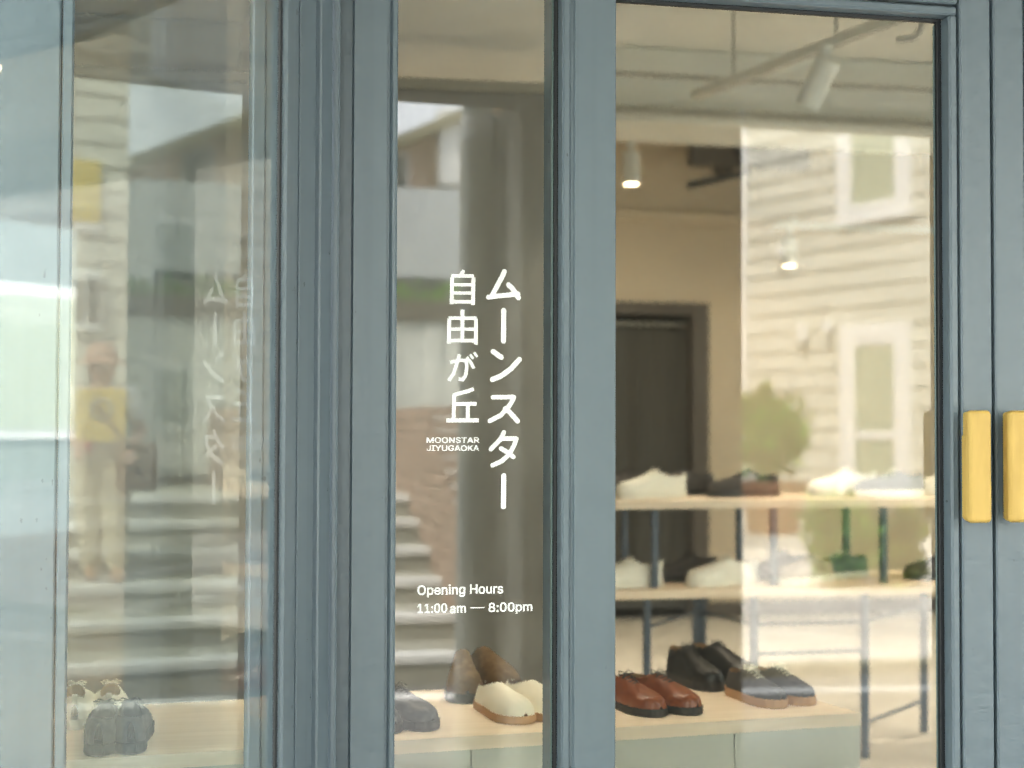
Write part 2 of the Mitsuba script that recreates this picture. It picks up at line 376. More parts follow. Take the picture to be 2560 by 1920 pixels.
def door_leaf(x0, x1, label, side, group):
    """x0..x1 outer edges of the leaf; side: +1 handle on the right stile"""
    k = thing('glass_door', label, 'door', group)
    w = 0.088
    ztop, zt2 = float(at(2300, 8, FF)[2]), 2.085
    gx0, gx1 = (x0, x1 - w) if side > 0 else (x0 + w, x1)
    # handle stile, other stile, rails
    sx = (x1 - w + 0.022, x1) if side > 0 else (x0, x0 + w - 0.022)
    put('stile', bx(sx[0], sx[1], FF, -0.002 + 0.012, 0.01, zt2, 0.003), 'paint_blue', k)
    ox = (x0 - 0.055, x0 - 0.001) if side > 0 else (x1 + 0.001, x1 + 0.07)
    put('stile', bx(ox[0], ox[1], (FF + 0.05) if side > 0 else FF, 0.035, 0.01, zt2, 0.003), 'paint_blue', k)
    rx0, rx1 = min(gx0, gx1), max(gx0, gx1)
    if side > 0:
        b0, b1 = rx0, sx[0] - 0.0045
    else:
        b0, b1 = sx[1] + 0.0045, rx1
    put('top_rail', bx(b0, b1, FF + 0.0006, 0.010, ztop + 0.004, zt2 - 0.001, 0.003), 'paint_blue', k)
    put('bottom_rail', bx(b0, b1, FF + 0.0006, 0.010, 0.012, 0.20, 0.003), 'paint_blue', k)
    zb = ztop - 0.0005
    wv = 0.0175
    put('bead', bx(b0, b1, FF + 0.0025, -0.002, zb - wv, zb, 0.004), 'paint_blue', k)
    put('bead', bx(b0, b1, FF + 0.0025, -0.002, 0.204, 0.224, 0.004), 'paint_blue', k)
    if side > 0:
        put('bead', bx(b1 - wv, b1, FF + 0.002, -0.002, 0.2242, zb - wv - 0.0002, 0.004), 'paint_blue', k)
        put('gasket', bx(b1 - wv - 0.010, b1 - wv - 0.0004, -0.012, -0.0008, 0.2242, zb - wv - 0.0002, 0.001), 'rubber', k)
        put('sealant', bx(b1 - wv - 0.0135, b1 - wv - 0.0104, -0.005, -0.0006, 0.2242, zb - wv - 0.012, 0.001), 'sealant', k)
        put('gasket', bx(b0, b1 - wv - 0.010, -0.012, -0.0008, zb - wv - 0.0075, zb - wv - 0.0004, 0.001), 'rubber', k)
    else:
        put('bead', bx(b0, b0 + wv, FF + 0.002, -0.002, 0.2242, zb - wv - 0.0002, 0.004), 'paint_blue', k)
        put('gasket', bx(b0 + wv + 0.0004, b0 + wv + 0.010, -0.012, -0.0008, 0.2242, zb - wv - 0.0002, 0.001), 'rubber', k)
    put('pane', quad((b0 - 0.01, GP, 0.21), (b1 + 0.003, GP, 0.21), (b1 + 0.003, GP, zb + 0.003), (b0 - 0.01, GP, zb + 0.003)), 'glass', k)
    return k


xg = xf(2486)
D1 = door_leaf(XM1, xg - 0.0035, 'blue grey glazed door leaf left of the gap, its yellow handle whole in view', 1, 'pair of glazed shop doors')
D2 = door_leaf(xg + 0.0035, xg + 0.75, 'blue grey glazed door leaf right of the gap, cut by the right edge of the picture', -1, 'pair of glazed shop doors')
put('stop', bx(xg - 0.02, xg + 0.02, 0.0125, 0.03, 0.01, 2.08), 'rubber', D2)


def handle(k, cx, z0, z1, w, notch):
    """a rounded yellow grip on two spacers"""
    d = 0.030
    y0 = FF - 0.016 - d
    hull = []
    r = 0.0085
    for x in (cx - w / 2 + r, cx + w / 2 - r):
        for y in (y0 + r * 0.6, y0 + d - r * 0.6):
            for z in (z0 + r, z1 - r):
                s = m3.Manifold.sphere(r, 24).translate((x, y, z)) if y < y0 + d / 2 else m3.Manifold.sphere(r * 0.6, 16).translate((x, y, z))
                hull.append(s)
    grip = m3.Manifold.batch_hull(hull)
    if notch:
        grip = grip + m3.Manifold.batch_hull([m3.Manifold.sphere(0.006, 16).translate((cx - w / 2 + 0.0045, y0 + d / 2 + dy, z)) for dy in (-0.006, 0.006) for z in (z1 - 0.052, z0 + 0.012)]) - m3.Manifold.cube((0.004, 0.002, 0.003)).translate((cx - w / 2 - 0.004, y0 + 0.0, z1 - 0.05))
    hk = put('handle', grip, 'handle_yellow', k, smooth=35)
    for z in (z0 + 0.035, z1 - 0.035):
        put('spacer', tube((cx, y0 + d - 0.002, z), (cx, FF - 0.0002, z), 0.008), 'handle_yellow', hk, smooth=40)
    labels[hk] = {'label': 'yellow grip handle'}


hz0, hz1 = float(at(2440, 1306, FF - 0.03)[2]), float(at(2440, 1026, FF - 0.03)[2])
hx0, hx1 = float(at(2411, 1160, FF - 0.03)[0]), float(at(2473, 1160, FF - 0.03)[0])
hw_ = (hx1 - hx0) * 0.93
handle(D1, (hx0 + hx1) / 2 - 0.002, hz0, hz1, hw_, True)
hx2 = float(at(2511, 1160, FF - 0.03)[0])
handle(D2, hx2 + hw_ / 2, hz0, hz1, hw_, False)

# more of the front to the right, out of view
rw = thing('shop_window', 'wide shop window to the right of the double doors', 'window')
XR = xg + 0.75 + 0.075
put('post', bx(XR, XR + 0.10, FF, BACK, FZ0, FZ1 - 0.072, 0.004), 'paint_blue', rw)
put('post', bx(4.44, 4.54, FF, BACK, FZ0, FZ1 - 0.072, 0.004), 'paint_blue', rw)
put('sill', bx(XR + 0.101, 4.439, FF, BACK, FZ0, 0.30, 0.004), 'paint_blue', rw)
put('pane', quad((XR + 0.09, GP, 0.29), (4.45, GP, 0.29), (4.45, GP, FZ1 - 0.071), (XR + 0.09, GP, FZ1 - 0.071)), 'glass', rw)

# side panel that stands out from the corner, and the window behind it
PHI = math.radians(79.0) - math.radians(11.8)
WD = np.array([-math.cos(PHI), -math.sin(PHI)])              # away from the corner, towards the street
WN = np.array([-WD[1], WD[0]])                               # towards the doors
c_cam = -0.3123 * 2.6
_A = np.array([[0, 1.0], [math.sin(PHI), -math.cos(PHI)]])
CORNER = np.linalg.solve(_A, [2.6, c_cam]) + np.array([0, -2.6])


def wing(s0, s1, n0, n1, z0, z1, c=0.003):
    m = bx(s0, s1, n0, n1, z0, z1, c)
    M = np.eye(4)
    M[:2, 0], M[:2, 1], M[:2, 3] = WD, WN, CORNER
    if np.linalg.det(M[:3, :3]) < 0:
        m.invert()
    m.apply_transform(M)
    return m


def s_of(tx, n=0.0):
    r = (FW + (tx - 1280) / F_PX * RT)[:2]
    A = np.array([[r[0], -WD[0]], [r[1], -WD[1]]])
    k = np.linalg.solve(A, CORNER + n * WN - EYE[:2])
    return float(k[1])


wg = thing('glazed_side_panel', 'tall glazed panel in a blue grey frame standing out at the left', 'window')
s709, s732, s750, s790, s797, s828 = (s_of(t_, 0.012) for t_ in (709, 732, 750, 790, 797, 826))
put('bead', wing(s732, s709, 0.002, 0.014, 0.1, 2.06, 0.004), 'paint_blue', wg)
put('stile', wing(s790, s732 - 0.002, -0.02, 0.006, 0.02, 2.16, 0.003), 'paint_blue', wg)
put('cover_strip', wing(s790 + 0.001, s750, 0.0062, 0.009, 0.02, 2.16, 0.0025), 'paint_blue', wg)
put('jamb', wing(s828, s797, -0.02, 0.013, 0.02, 2.16, 0.003), 'paint_blue', wg)
put('gasket', wing(s709 + 0.0005, s709 + 0.009, 0.001, 0.006, 0.1, 2.06, 0.001), 'rubber', wg)
WL = 1.32
put('stile', wing(WL, WL + 0.10, -0.02, 0.02, 0.02, 2.16, 0.003), 'paint_blue', wg)
put('top_rail', wing(s732, WL - 0.001, -0.02, 0.02, 2.061, 2.155, 0.003), 'paint_blue', wg)
put('bottom_rail', wing(s732, WL - 0.001, -0.02, 0.02, 0.02, 0.099, 0.003), 'paint_blue', wg)
wp = [CORNER + WD * s for s in (s732 + 0.001, WL + 0.004)]
put('pane', quad((wp[0][0], wp[0][1], 0.095), (wp[1][0], wp[1][1], 0.095), (wp[1][0], wp[1][1], 2.065), (wp[0][0], wp[0][1], 2.065)), 'glass_slant', wg)

LW = 4.6                                                      # the window behind is turned a little towards the doors
lw = thing('side_window', 'narrow window seen through the glazed panel at the left, with shoes behind it', 'window')
wd2 = abs(float(at(173, 1060, -0.02)[0]) - xl)
lo = (xl, 0.0, 0.0)
put('pane', rot(quad((xl - wd2 - 0.01, 0, 0.08), (xl + 0.01, 0, 0.08), (xl + 0.01, 0, 2.1), (xl - wd2 - 0.01, 0, 2.1)), LW, lo), 'glass', lw)
put('stile', rot(bx(xl - wd2 - 0.22, xl - wd2 - 0.021, -0.03, 0.06, 0.02, 2.094, 0.003), LW, lo), 'paint_blue', lw)
put('stile', rot(bx(xl - wd2 - 0.0185, xl - wd2, -0.028, 0.06, 0.02, 2.094, 0.003), LW, lo), 'paint_blue', lw)
put('stile', rot(bx(xl + 0.0, xl + 0.024, -0.02, 0.05, 0.02, 2.094, 0.003), LW, lo), 'paint_blue', lw)
put('bottom_rail', rot(bx(xl - wd2 + 0.001, xl - 0.001, -0.028, 0.06, 0.081, 0.20, 0.003), LW, lo), 'paint_blue', lw)
put('wall_infill', rot(bx(-7.0, xl - wd2 - 0.225, -0.02, 0.10, 0.0, 2.165), LW, lo), 'concrete', lw)

# ---------------------------------------------------------------- lettering on the window
KX = float(at(1140, 1060, GP)[0] - at(1139, 1060, GP)[0]) * 0.4219          # metres of one step of the drawing grid
KZ = 2.62 / F_PX * 0.4219
OX, OZ = at(1000, 1000, GP)[0], at(1000, 1000, GP)[2]
U0, V0 = (1000 - 900) / 0.4219, (1000 - 600) / 0.4219
STROKES = {
    'mu': [[(852, 172, 15), (838, 205), (775, 325)], [(757, 328, 15), (800, 322), (935, 305)], [(878, 252, 16), (900, 272), (938, 328)]],
    'bar_a': [[(849, 406, 16), (848, 590)]],
    'n': [[(787, 655, 16), (835, 688)], [(783, 822, 16), (835, 800), (895, 755), (944, 700)]],
    'su': [[(786, 928, 14), (912, 926), (905, 945), (880, 985), (835, 1035), (768, 1070)], [(860, 995, 15), (890, 1020), (934, 1070)]],
    'ta': [[(852, 1138, 14), (832, 1180), (775, 1238)], [(842, 1175, 14), (928, 1175), (915, 1215), (880, 1275), (840, 1310), (785, 1335)], [(836, 1235, 14), (875, 1258), (910, 1285)]],
    'bar_b': [[(852, 1398, 16), (851, 1582)]],
    'ji': [[(610, 170, 11), (588, 205)], [(540, 215, 12), (538, 375)], [(667, 210, 12), (665, 378)], [(535, 205, 11), (670, 203)], [(540, 258, 10), (665, 256)], [(540, 308, 10), (665, 306)], [(540, 360, 11), (665, 358)]],
    'yu': [[(602, 406, 12), (602, 590)], [(524, 462, 12), (522, 612)], [(683, 458, 12), (682, 614)], [(520, 458, 11), (685, 456)], [(524, 524, 10), (682, 522)], [(524, 592, 11), (682, 590)]],
    'ga': [[(586, 672, 11), (572, 722), (550, 790), (522, 832)], [(530, 722, 11), (590, 708), (625, 712), (630, 745), (622, 800), (606, 824), (580, 820)], [(628, 690, 10), (655, 725), (672, 757)], [(648, 672, 8), (668, 700)], [(672, 660, 8), (692, 688)]],
    'oka': [[(672, 878, 12), (640, 892), (555, 915)], [(555, 908, 12), (552, 1060)], [(558, 970, 12), (690, 968)], [(636, 975, 12), (636, 1060)], [(508, 1068, 13), (702, 1066)]],
}


def glyph(strokes):
    parts = []
    for s in strokes:
        w = s[0][2]
        pts = [(OX + (p[0] - U0) * KX, OZ - (p[1] - V0) * KZ) for p in s]
        parts.append(LineString(pts).buffer(w * KX * 0.98, cap_style=1 if w > 13 else 2, join_style=1, quad_segs=5))
    g = unary_union(parts)
    ms = []
    for q in getattr(g, 'geoms', [g]):
        m = trimesh.creation.extrude_polygon(q, 0.0003, engine='earcut')
        v = m.vertices.copy()
        m.vertices = np.c_[v[:, 0], -0.0006 - v[:, 2], v[:, 1]]
        ms.append(m)
    return cat(ms)


def line_text(text, tx, ty, cap_t, width_t=None, bold=True):
    """a line of type on the glass: left end and baseline at a place on the pane, capitals cap_t tall"""
    h = cap_t * 2.62 / F_PX
    m = meshkit.text_mesh(text, h, 0.0003, bold)
    m = cat([m.copy().apply_translation((dx * h * 0.013, dy * h * 0.011, 0)) for dx in (-1, 1) for dy in (-1, 1)])
    p = at(tx, ty, GP)
    v = m.vertices.copy()
    k = 1.0
    if width_t:
        q = at(tx + width_t, ty, GP)
        k = (q[0] - p[0]) / (v[:, 0].max() - v[:, 0].min())
    m.vertices = np.c_[p[0] + (v[:, 0] - v[:, 0].min()) * k, -0.0006 - v[:, 2], p[2] + v[:, 1]]
    return m


t = thing('shop_name_lettering', 'two upright columns of white Japanese characters stuck on the narrow window', 'lettering')
for nm in ('mu', 'bar_a', 'n', 'su', 'ta', 'bar_b', 'ji', 'yu', 'ga', 'oka'):
    put('character', glyph(STROKES[nm]), 'vinyl_white', t)
t = thing('roman_name_lettering', 'small white capitals MOONSTAR JIYUGAOKA under the left column of characters', 'lettering')
put('line', line_text('MOONSTAR', 1066, 1107, 13.5, 132), 'vinyl_white', t)
put('line', line_text('JIYUGAOKA', 1066, 1127, 13.5, 132), 'vinyl_white', t)
t = thing('opening_hours_lettering', 'white words Opening Hours and 11:00am to 8:00pm low on the narrow window', 'lettering')
put('line', line_text('Opening Hours', 1043, 1487, 23, 215), 'vinyl_white', t)
put('line', line_text('11:00', 1043, 1532.5, 22, 75), 'vinyl_white', t)
put('line', line_text('am', 1124, 1532, 22, 41), 'vinyl_white', t)
put('line', line_text('8:00pm', 1221, 1529.5, 22, 110), 'vinyl_white', t)
p0_, p1_ = at(1176, 1519.5, GP), at(1211, 1517, GP)
put('dash', bx(p0_[0], p1_[0], -0.0009, -0.0006, p0_[2] - 0.001, p0_[2] + 0.001), 'vinyl_white', t)

# ---------------------------------------------------------------- podium
PZ = 0.50
pf0, pf1, pb1 = on(983, 1852, PZ), on(2153, 1782, PZ), on(1815, 1688, PZ)
pb0 = on(1316, 1711, PZ)
dF = (pf1 - pf0)[:2] / np.linalg.norm((pf1 - pf0)[:2])
pl = pf1[:2] - dF * 2.7                                        # left end of the front edge
dB = (pb1 - pf1)[:2]
plb = pl + dB
pod = thing('display_podium', 'low display podium with a pale plywood top and grey green front, set with shoes', 'podium')
top = Polygon([pl, pf1[:2], pb1[:2], plb])
put('top', prism(top, PZ - 0.028, PZ), 'plywood', pod)
inn = -np.array([-dF[1], dF[0]]) * -1.0
nIn = np.array([-dF[1], dF[0]])                                # into the shop
L = np.linalg.norm(pf1[:2] - pl)
seams = [0.0]
for tx in (1179, 1838):
    q = on(tx, 1840 if tx < 1500 else 1801, PZ)
    seams.append(float(np.dot(q[:2] - pl, dF)))
seams.append(L)
for a, b in zip(seams[:-1], seams[1:]):
    m = [pl + dF * (a + 0.0015) + nIn * 0.004, pl + dF * (b - 0.0015) + nIn * 0.004, pl + dF * (b - 0.0015) + nIn * 0.022, pl + dF * (a + 0.0015) + nIn * 0.022]
    put('front_panel', prism(m, 0.05, PZ - 0.0285), 'panel_pale', pod)
dBn = dB / np.linalg.norm(dB)
sd = [pf1[:2] + dBn * 0.026 - dF * 0.003, pb1[:2] - dF * 0.003, pb1[:2] - dF * 0.021, pf1[:2] + dBn * 0.026 - dF * 0.021]
put('side_panel', prism(sd, 0.05, PZ - 0.0285), 'panel_pale', pod)
put('plinth', prism(Polygon([pl, pf1[:2], pb1[:2], plb]).buffer(-0.05), 0.0, 0.05), 'panel_brown', pod)

# ---------------------------------------------------------------- shelf rack behind the podium
SY = 1.95
zu, zl = float(at(1800, 1272, SY)[2]), float(at(1800, 1493, SY)[2])
bt = 0.030
rack = thing('display_rack', 'two tier rack of plywood boards on navy metal legs behind the podium', 'shelf')
sx0, sx1 = float(at(1478, 1270, SY)[0]), float(at(2345, 1270, SY)[0]) + 0.55
put('board', bx(sx0, sx1, SY, SY + 0.42, zu, zu + bt, 0.003), 'plywood', rack)
put('board', bx(sx0, sx1, SY - 0.02, SY + 0.44, zl, zl + bt, 0.003), 'plywood', rack)
r_ = 0.0115
for tx, back_ in ((1561, 1), (1636, 0), (1848, 1), (1933, 0), (2115, 1), (2208, 0), (2420, 1)):
    y = SY + (0.36 if back_ else 0.05)
    x = float(at(tx, 1350, y)[0])
    put('leg', bx(x - r_, x + r_, y - r_, y + r_, zl + bt, zu, 0.002), 'paint_navy', rack)
lows = []
for tx, back_ in ((1617, 0), (1740, 1), (1756, 1), (1884, 0), (2161, 0), (2309, 1), (2440, 0)):
    y = SY + (0.38 if back_ else 0.04)
    x = float(at(tx, 1580, y)[0])
    lows.append((x, y))
    put('leg', bx(x - r_, x + r_, y - r_, y + r_, 0.0, zl, 0.002), 'paint_navy', rack)
for a, b in ((0, 1), (2, 3), (4, 5)):
    for z in (zl - 0.10, 0.12):
        put('brace', tube((*lows[a], z), (*lows[b], z), 0.006, 8), 'paint_navy', rack, smooth=40)
for z in (zl - 0.10, zl - 0.20):
    put('brace', tube((lows[3][0], SY + 0.04, z), (lows[4][0], SY + 0.04, z), 0.006, 8), 'paint_navy', rack, smooth=40)


# ---------------------------------------------------------------- shoes
def shoe(L=0.275, W=0.098, heel=0.072, mid=0.088, toe=0.050, sole=0.024, open0=0.05, open1=0.40, lace=True, round_toe=0.5, heel_block=False, collar=0.0):
    """(upper, lining, sole, laces): toe towards +x, heel at x = 0, standing on z = 0"""
    nt, nu = 56, 41
    t = np.linspace(0, 1, nt)
    t = 0.5 - 0.5 * np.cos(np.pi * t)
    halfw = W / 2 * np.interp(t, [0, 0.03, 0.1, 0.25, 0.42, 0.62, 0.78, 0.9, 0.97, 1.0], [0.18, 0.42, 0.64, 0.70, 0.74, 0.93, 1.0, 0.82, 0.50, 0.10])
    halfw = np.convolve(np.pad(halfw, 2, mode='edge'), [0.1, 0.2, 0.4, 0.2, 0.1], 'valid')
    H = np.interp(t, [0, 0.02, 0.08, 0.22, open1 - 0.02, open1 + 0.05, 0.62, 0.80, 0.93, 0.98, 1.0],
                  [heel * 0.82, heel * 0.95, heel, heel * (0.93 - collar * 0.1), mid, mid * 0.98, (mid + toe) / 2 * 0.98, toe * 1.08, toe * 0.9, toe * 0.62, toe * 0.25])
    H = np.convolve(np.pad(H, 2, mode='edge'), [0.1, 0.22, 0.36, 0.22, 0.1], 'valid')
    u = np.sin(np.linspace(-1, 1, nu) * np.pi / 2)
    U, TT = np.meshgrid(u, t)
    asym = 0.06 * W * np.sin(np.pi * TT)
    X, Y = TT * L, U * halfw[:, None] + asym
    p = 2.3
    pinch = 1 - 0.18 * np.clip((0.5 - TT) / 0.5, 0, 1)
    Z = H[:, None] * (1 - np.abs(U) ** p) ** (1 / p) * 1.0
    taper = 1 - 0.22 * (Z / H[:, None]) ** 2 * np.clip(1.1 - TT, 0, 1)
    Y = (Y - asym) * taper + asym
    # the opening: a well down to the insole
    ell = ((TT - (open0 + open1) / 2) / ((open1 - open0) / 2)) ** 2 + (U / 0.80) ** 2
    well = np.clip((1.0 - ell) / 0.12, 0, 1)
    well = well * well * (3 - 2 * well)
    rim = np.clip(1 - np.abs(ell - 1.05) / 0.35, 0, 1)
    Zc = H[:, None] * (0.93 + 0.07 * (1 - U ** 2))
    Z = np.where((ell < 1.35) & (np.abs(U) < 0.93), Z + (np.minimum(Zc, H[:, None]) - Z) * np.clip((1.35 - ell) / 0.3, 0, 1), Z)
    Z = Z * (1 - well) + 0.012 * well + sole
    V = np.stack([X, Y, Z], -1).reshape(-1, 3)
    i, j = np.meshgrid(np.arange(nt - 1), np.arange(nu - 1), indexing='ij')
    a = (i * nu + j).ravel()
    q = np.stack([a, a + nu, a + nu + 1, a + 1], -1)
    w = well.ravel()[q].max(1) > 0.25
    tri = lambda qq: np.vstack([qq[:, [0, 1, 2]], qq[:, [0, 2, 3]]])
    up = trimesh.Trimesh(V, tri(q[~w]), process=False)
    li = trimesh.Trimesh(V, tri(q[w]), process=False)
    for m in (up, li):
        m.remove_unreferenced_vertices()
    out = np.vstack([np.c_[t * L, halfw + asym[:, 0]], np.c_[t * L, -halfw + asym[:, 0]][::-1]])
    foot = Polygon(out).buffer(0.0035).simplify(0.0004)
    zs = [0.0, 0.0025, sole + 0.004]
    so = cat(prism(foot.buffer(-0.002), 0, 0.003), prism(foot, 0.0031, sole + 0.005))
    if heel_block:
        so = cat(prism(foot.buffer(-0.004).intersection(sbox(-1, -1, L * 0.30, 1)), 0, sole * 0.6), rot(prism(foot, sole * 0.6 + 0.0005, sole + 0.004), 0.0))
    lc = None
    if lace:
        bars = []
        for k in range(5):
            tt = open1 + 0.02 + k * 0.052
            h = np.interp(tt, t, H) + sole + 0.001
            hw = 0.017 - 0.001 * k
            yy = 0.06 * W * math.sin(math.pi * tt)
            bars += [path_tube([(tt * L, yy - hw, h - 0.004), (tt * L + 0.003, yy, h + 0.0022), (tt * L - 0.002, yy + hw, h - 0.004)], 0.0021, 6)]
        h = np.interp(open1 + 0.02, t, H) + sole
        yy = 0.06 * W * math.sin(math.pi * open1)
        for s in (-1, 1):
            bars += [path_tube([(open1 * L + 0.006, yy, h + 0.004), (open1 * L, yy + s * 0.014, h + 0.012), (open1 * L + 0.014, yy + s * 0.026, h + 0.002), (open1 * L + 0.01, yy, h + 0.004)], 0.0016, 6),
                     path_tube([(open1 * L + 0.01, yy, h + 0.004), (open1 * L + 0.03, yy + s * 0.022, h - 0.008)], 0.0016, 6)]
        lc = cat(bars)
    return up, li, so, lc


KIND = {}


def kind(name, mats, **kw):
    parts = shoe(**kw)
    ds = {}
    for nm, m, bs, sm in zip(('upper', 'lining', 'sole', 'laces'), parts, mats, (True, True, 40, True)):
        if m is not None:
            ds[nm] = mikit.ply(m, bs, smooth=sm)
    if name == 'white_sneaker':
        tab = bx(-0.004, 0.003, -0.007, 0.007, 0.075, 0.108, 0.0015)
        ds['pull_tab'] = mikit.ply(tab, mats[0])
    KIND[name] = ds


kind('brown_clog', ('suede_brown', 'lining_dark', 'sole_black', 'sole_black'), heel=0.07, mid=0.105, toe=0.060, sole=0.022, open0=0.04, open1=0.34, lace=False, W=0.108)
kind('cream_slip', ('canvas_cream', 'lining_brown', 'sole_gum', 'sole_gum'), heel=0.066, mid=0.082, toe=0.056, sole=0.020, open0=0.04, open1=0.42, lace=False, W=0.106)
kind('slate_shoe', ('leather_slate', 'lining_dark', 'sole_black', 'sole_black'), heel=0.070, mid=0.085, toe=0.052, lace=True)
kind('red_oxford', ('leather_red', 'lining_tan', 'sole_black', 'sole_black'), heel=0.072, mid=0.088, toe=0.050, sole=0.020, open1=0.38)
kind('black_boot', ('leather_black', 'lining_tan', 'sole_black', 'leather_black'), heel=0.098, mid=0.108, toe=0.056, sole=0.024, open1=0.36)
kind('black_sneaker', ('canvas_charcoal', 'lining_tan', 'sole_gum', 'canvas_white'), heel=0.074, mid=0.092, toe=0.048, sole=0.028)
kind('white_sneaker', ('canvas_white', 'lining_tan', 'sole_white', 'canvas_white'), heel=0.074, mid=0.090, toe=0.048, sole=0.026)
kind('charcoal_sneaker', ('canvas_charcoal', 'lining_dark', 'sole_black', 'canvas_charcoal'), heel=0.074, mid=0.090, toe=0.048, sole=0.024)
kind('taupe_sneaker', ('canvas_taupe', 'lining_tan', 'sole_white', 'canvas_taupe'), heel=0.074, mid=0.090, toe=0.048, sole=0.024)
kind('slate_sneaker', ('canvas_slate_blue', 'lining_dark', 'sole_white', 'canvas_white'), heel=0.074, mid=0.090, toe=0.048, sole=0.024)


def put_shoe(kd, x, y, z, yaw, label, group, right=False, k=1.0, kz=0.80):
    """yaw in degrees: which way the toe points, 0 = to the right along the front, -90 = to the street; (x, y) the middle of the sole"""
    t = thing('shoe', label, 'shoe', group)
    to = T().translate([float(x), float(y), float(z)]).rotate([0, 0, 1], yaw).scale([k, -k if right else k, k * kz]).translate([-0.1375, 0, 0.0005])
    for nm, d in KIND[kd].items():
        place(key_for(t + '__' + nm), d, to)
    return t


def pair(kd, tx, ty, yaw, desc, group, gap=0.115, stagger=0.0, z=PZ, y=None, k=0.88, yaw2=None):
    """a pair whose middle stands at a place on the podium (or on a board at depth y)"""
    c = on(tx, ty, z) if y is None else at(tx, ty, y)
    a = math.radians(yaw)
    side = np.array([-math.sin(a), math.cos(a)])
    for s, nm in ((1, 'left'), (-1, 'right')):
        p = c[:2] + side * s * gap * k / 2 + np.array([math.cos(a), math.sin(a)]) * stagger * s
        put_shoe(kd, p[0], p[1], z, yaw if s > 0 or yaw2 is None else yaw2, f'{nm} shoe of {desc}', group, right=s < 0, k=k)


def podium_pair(kd, desc, group, left, right, k=0.83, kz=0.84):
    for nm, (tx, ty, yaw) in (('left', left), ('right', right)):
        p = on(tx, ty, PZ)
        put_shoe(kd, p[0], p[1], PZ, yaw, f'{nm} shoe of {desc}', group, right=nm == 'right', k=k, kz=kz)


podium_pair('brown_clog', 'the plain dark brown pair behind the cream slip-ons', 'brown pair on the podium', (1222, 1728, -70), (1163, 1737, -97), kz=1.0)
podium_pair('cream_slip', 'the cream slip-on pair with gum soles on the podium', 'cream slip-on pair', (1332, 1782, -72), (1258, 1787, -76))
podium_pair('slate_shoe', 'the dark slate leather pair by the corner post', 'slate pair on the podium', (1000, 1806, -60), (915, 1812, -64))
podium_pair('red_oxford', 'the polished red brown lace-up pair at the podium front', 'red brown lace-up pair', (1655, 1768, -64), (1580, 1771, -72))
podium_pair('black_boot', 'the black ankle boot pair at the back of the podium', 'black ankle boot pair', (1806, 1702, -62), (1735, 1711, -76), k=0.80, kz=0.88)
podium_pair('black_sneaker', 'the black gum-soled pair at the right end of the podium', 'black gum-soled pair', (1952, 1746, -72), (1888, 1752, -76), k=0.76, kz=0.82)
podium_pair('white_sneaker', 'the off-white pair with heel tabs seen through the left panel', 'off-white pair at the left', (196, 1798, 91), (271, 1795, 94))
podium_pair('slate_shoe', 'the dark pair in front of the off-white shoes behind the left panel', 'dark pair at the left', (330, 1852, 92), (258, 1856, 90), k=0.92)
zt, zm = zu + bt, zl + bt
gU, gL = 'shoes along the upper board', 'shoes along the lower board'


def shelf_shoe(kd, tx, y, z, yaw, label, g, right=False):
    p = at(tx, 1300, y)
    put_shoe(kd, p[0], y, z, yaw, label, g, right)


shelf_shoe('charcoal_sneaker', 1560, SY + 0.27, zt, 200, 'dark sneaker at the left end of the upper board', gU)
shelf_shoe('white_sneaker', 1628, SY + 0.14, zt, 196, 'white sneaker pointing left on the upper board', gU, True)
shelf_shoe('charcoal_sneaker', 1700, SY + 0.30, zt, 192, 'dark sneaker behind the white one on the upper board', gU, True)
shelf_shoe('charcoal_sneaker', 1858, SY + 0.20, zt, 188, 'dark brown sneaker in the middle of the upper board', gU)
shelf_shoe('white_sneaker', 2105, SY + 0.20, zt, 190, 'pale sneaker under the mirrored house door on the upper board', gU, True)
shelf_shoe('slate_sneaker', 2225, SY + 0.14, zt, 186, 'blue grey sneaker right of the pale one on the upper board', gU)
shelf_shoe('white_sneaker', 2368, SY + 0.18, zt, 186, 'pale sneaker cut by the right edge of the door glass on the upper board', gU)
shelf_shoe('white_sneaker', 1560, SY + 0.10, zm, 186, 'pale sneaker at the left end of the lower board', gL)
shelf_shoe('charcoal_sneaker', 1716, SY + 0.27, zm, 200, 'charcoal sneaker behind the white one on the lower board', gL)
shelf_shoe('white_sneaker', 1806, SY + 0.10, zm, 192, 'white sneaker pointing left at the middle of the lower board', gL, True)
shelf_shoe('charcoal_sneaker', 1945, SY + 0.26, zm, 205, 'dark sneaker right of the white one on the lower board', gL)
shelf_shoe('taupe_sneaker', 2010, SY + 0.12, zm, 205, 'taupe sneaker near the mirrored plant on the lower board', gL)
shelf_shoe('slate_sneaker', 2090, SY + 0.24, zm, 195, 'slate sneaker behind the mirrored plant on the lower board', gL)
shelf_shoe('charcoal_sneaker', 2345, SY + 0.16, zm, 186, 'black sneaker by the right edge of the door glass on the lower board', gL)
pw = on(2305, 1640, 0.28)

# ---------------------------------------------------------------- track lights and ceiling fittings
TZ = 2.46
ta, tb = on(1735, 240, TZ), on(2260, 38, TZ)
td = (tb - ta) / np.linalg.norm(tb - ta)
ta2, tb2 = ta, tb + td * 1.2


def bar(a, b, w, h):
    a, b = np.array(a, float), np.array(b, float)
    d = b - a
    n = np.linalg.norm(d)
    m = bx(0, n, -w / 2, w / 2, -h / 2, h / 2, 0.003)
    return rot(m, math.degrees(math.atan2(d[1], d[0]))).apply_translation(a)


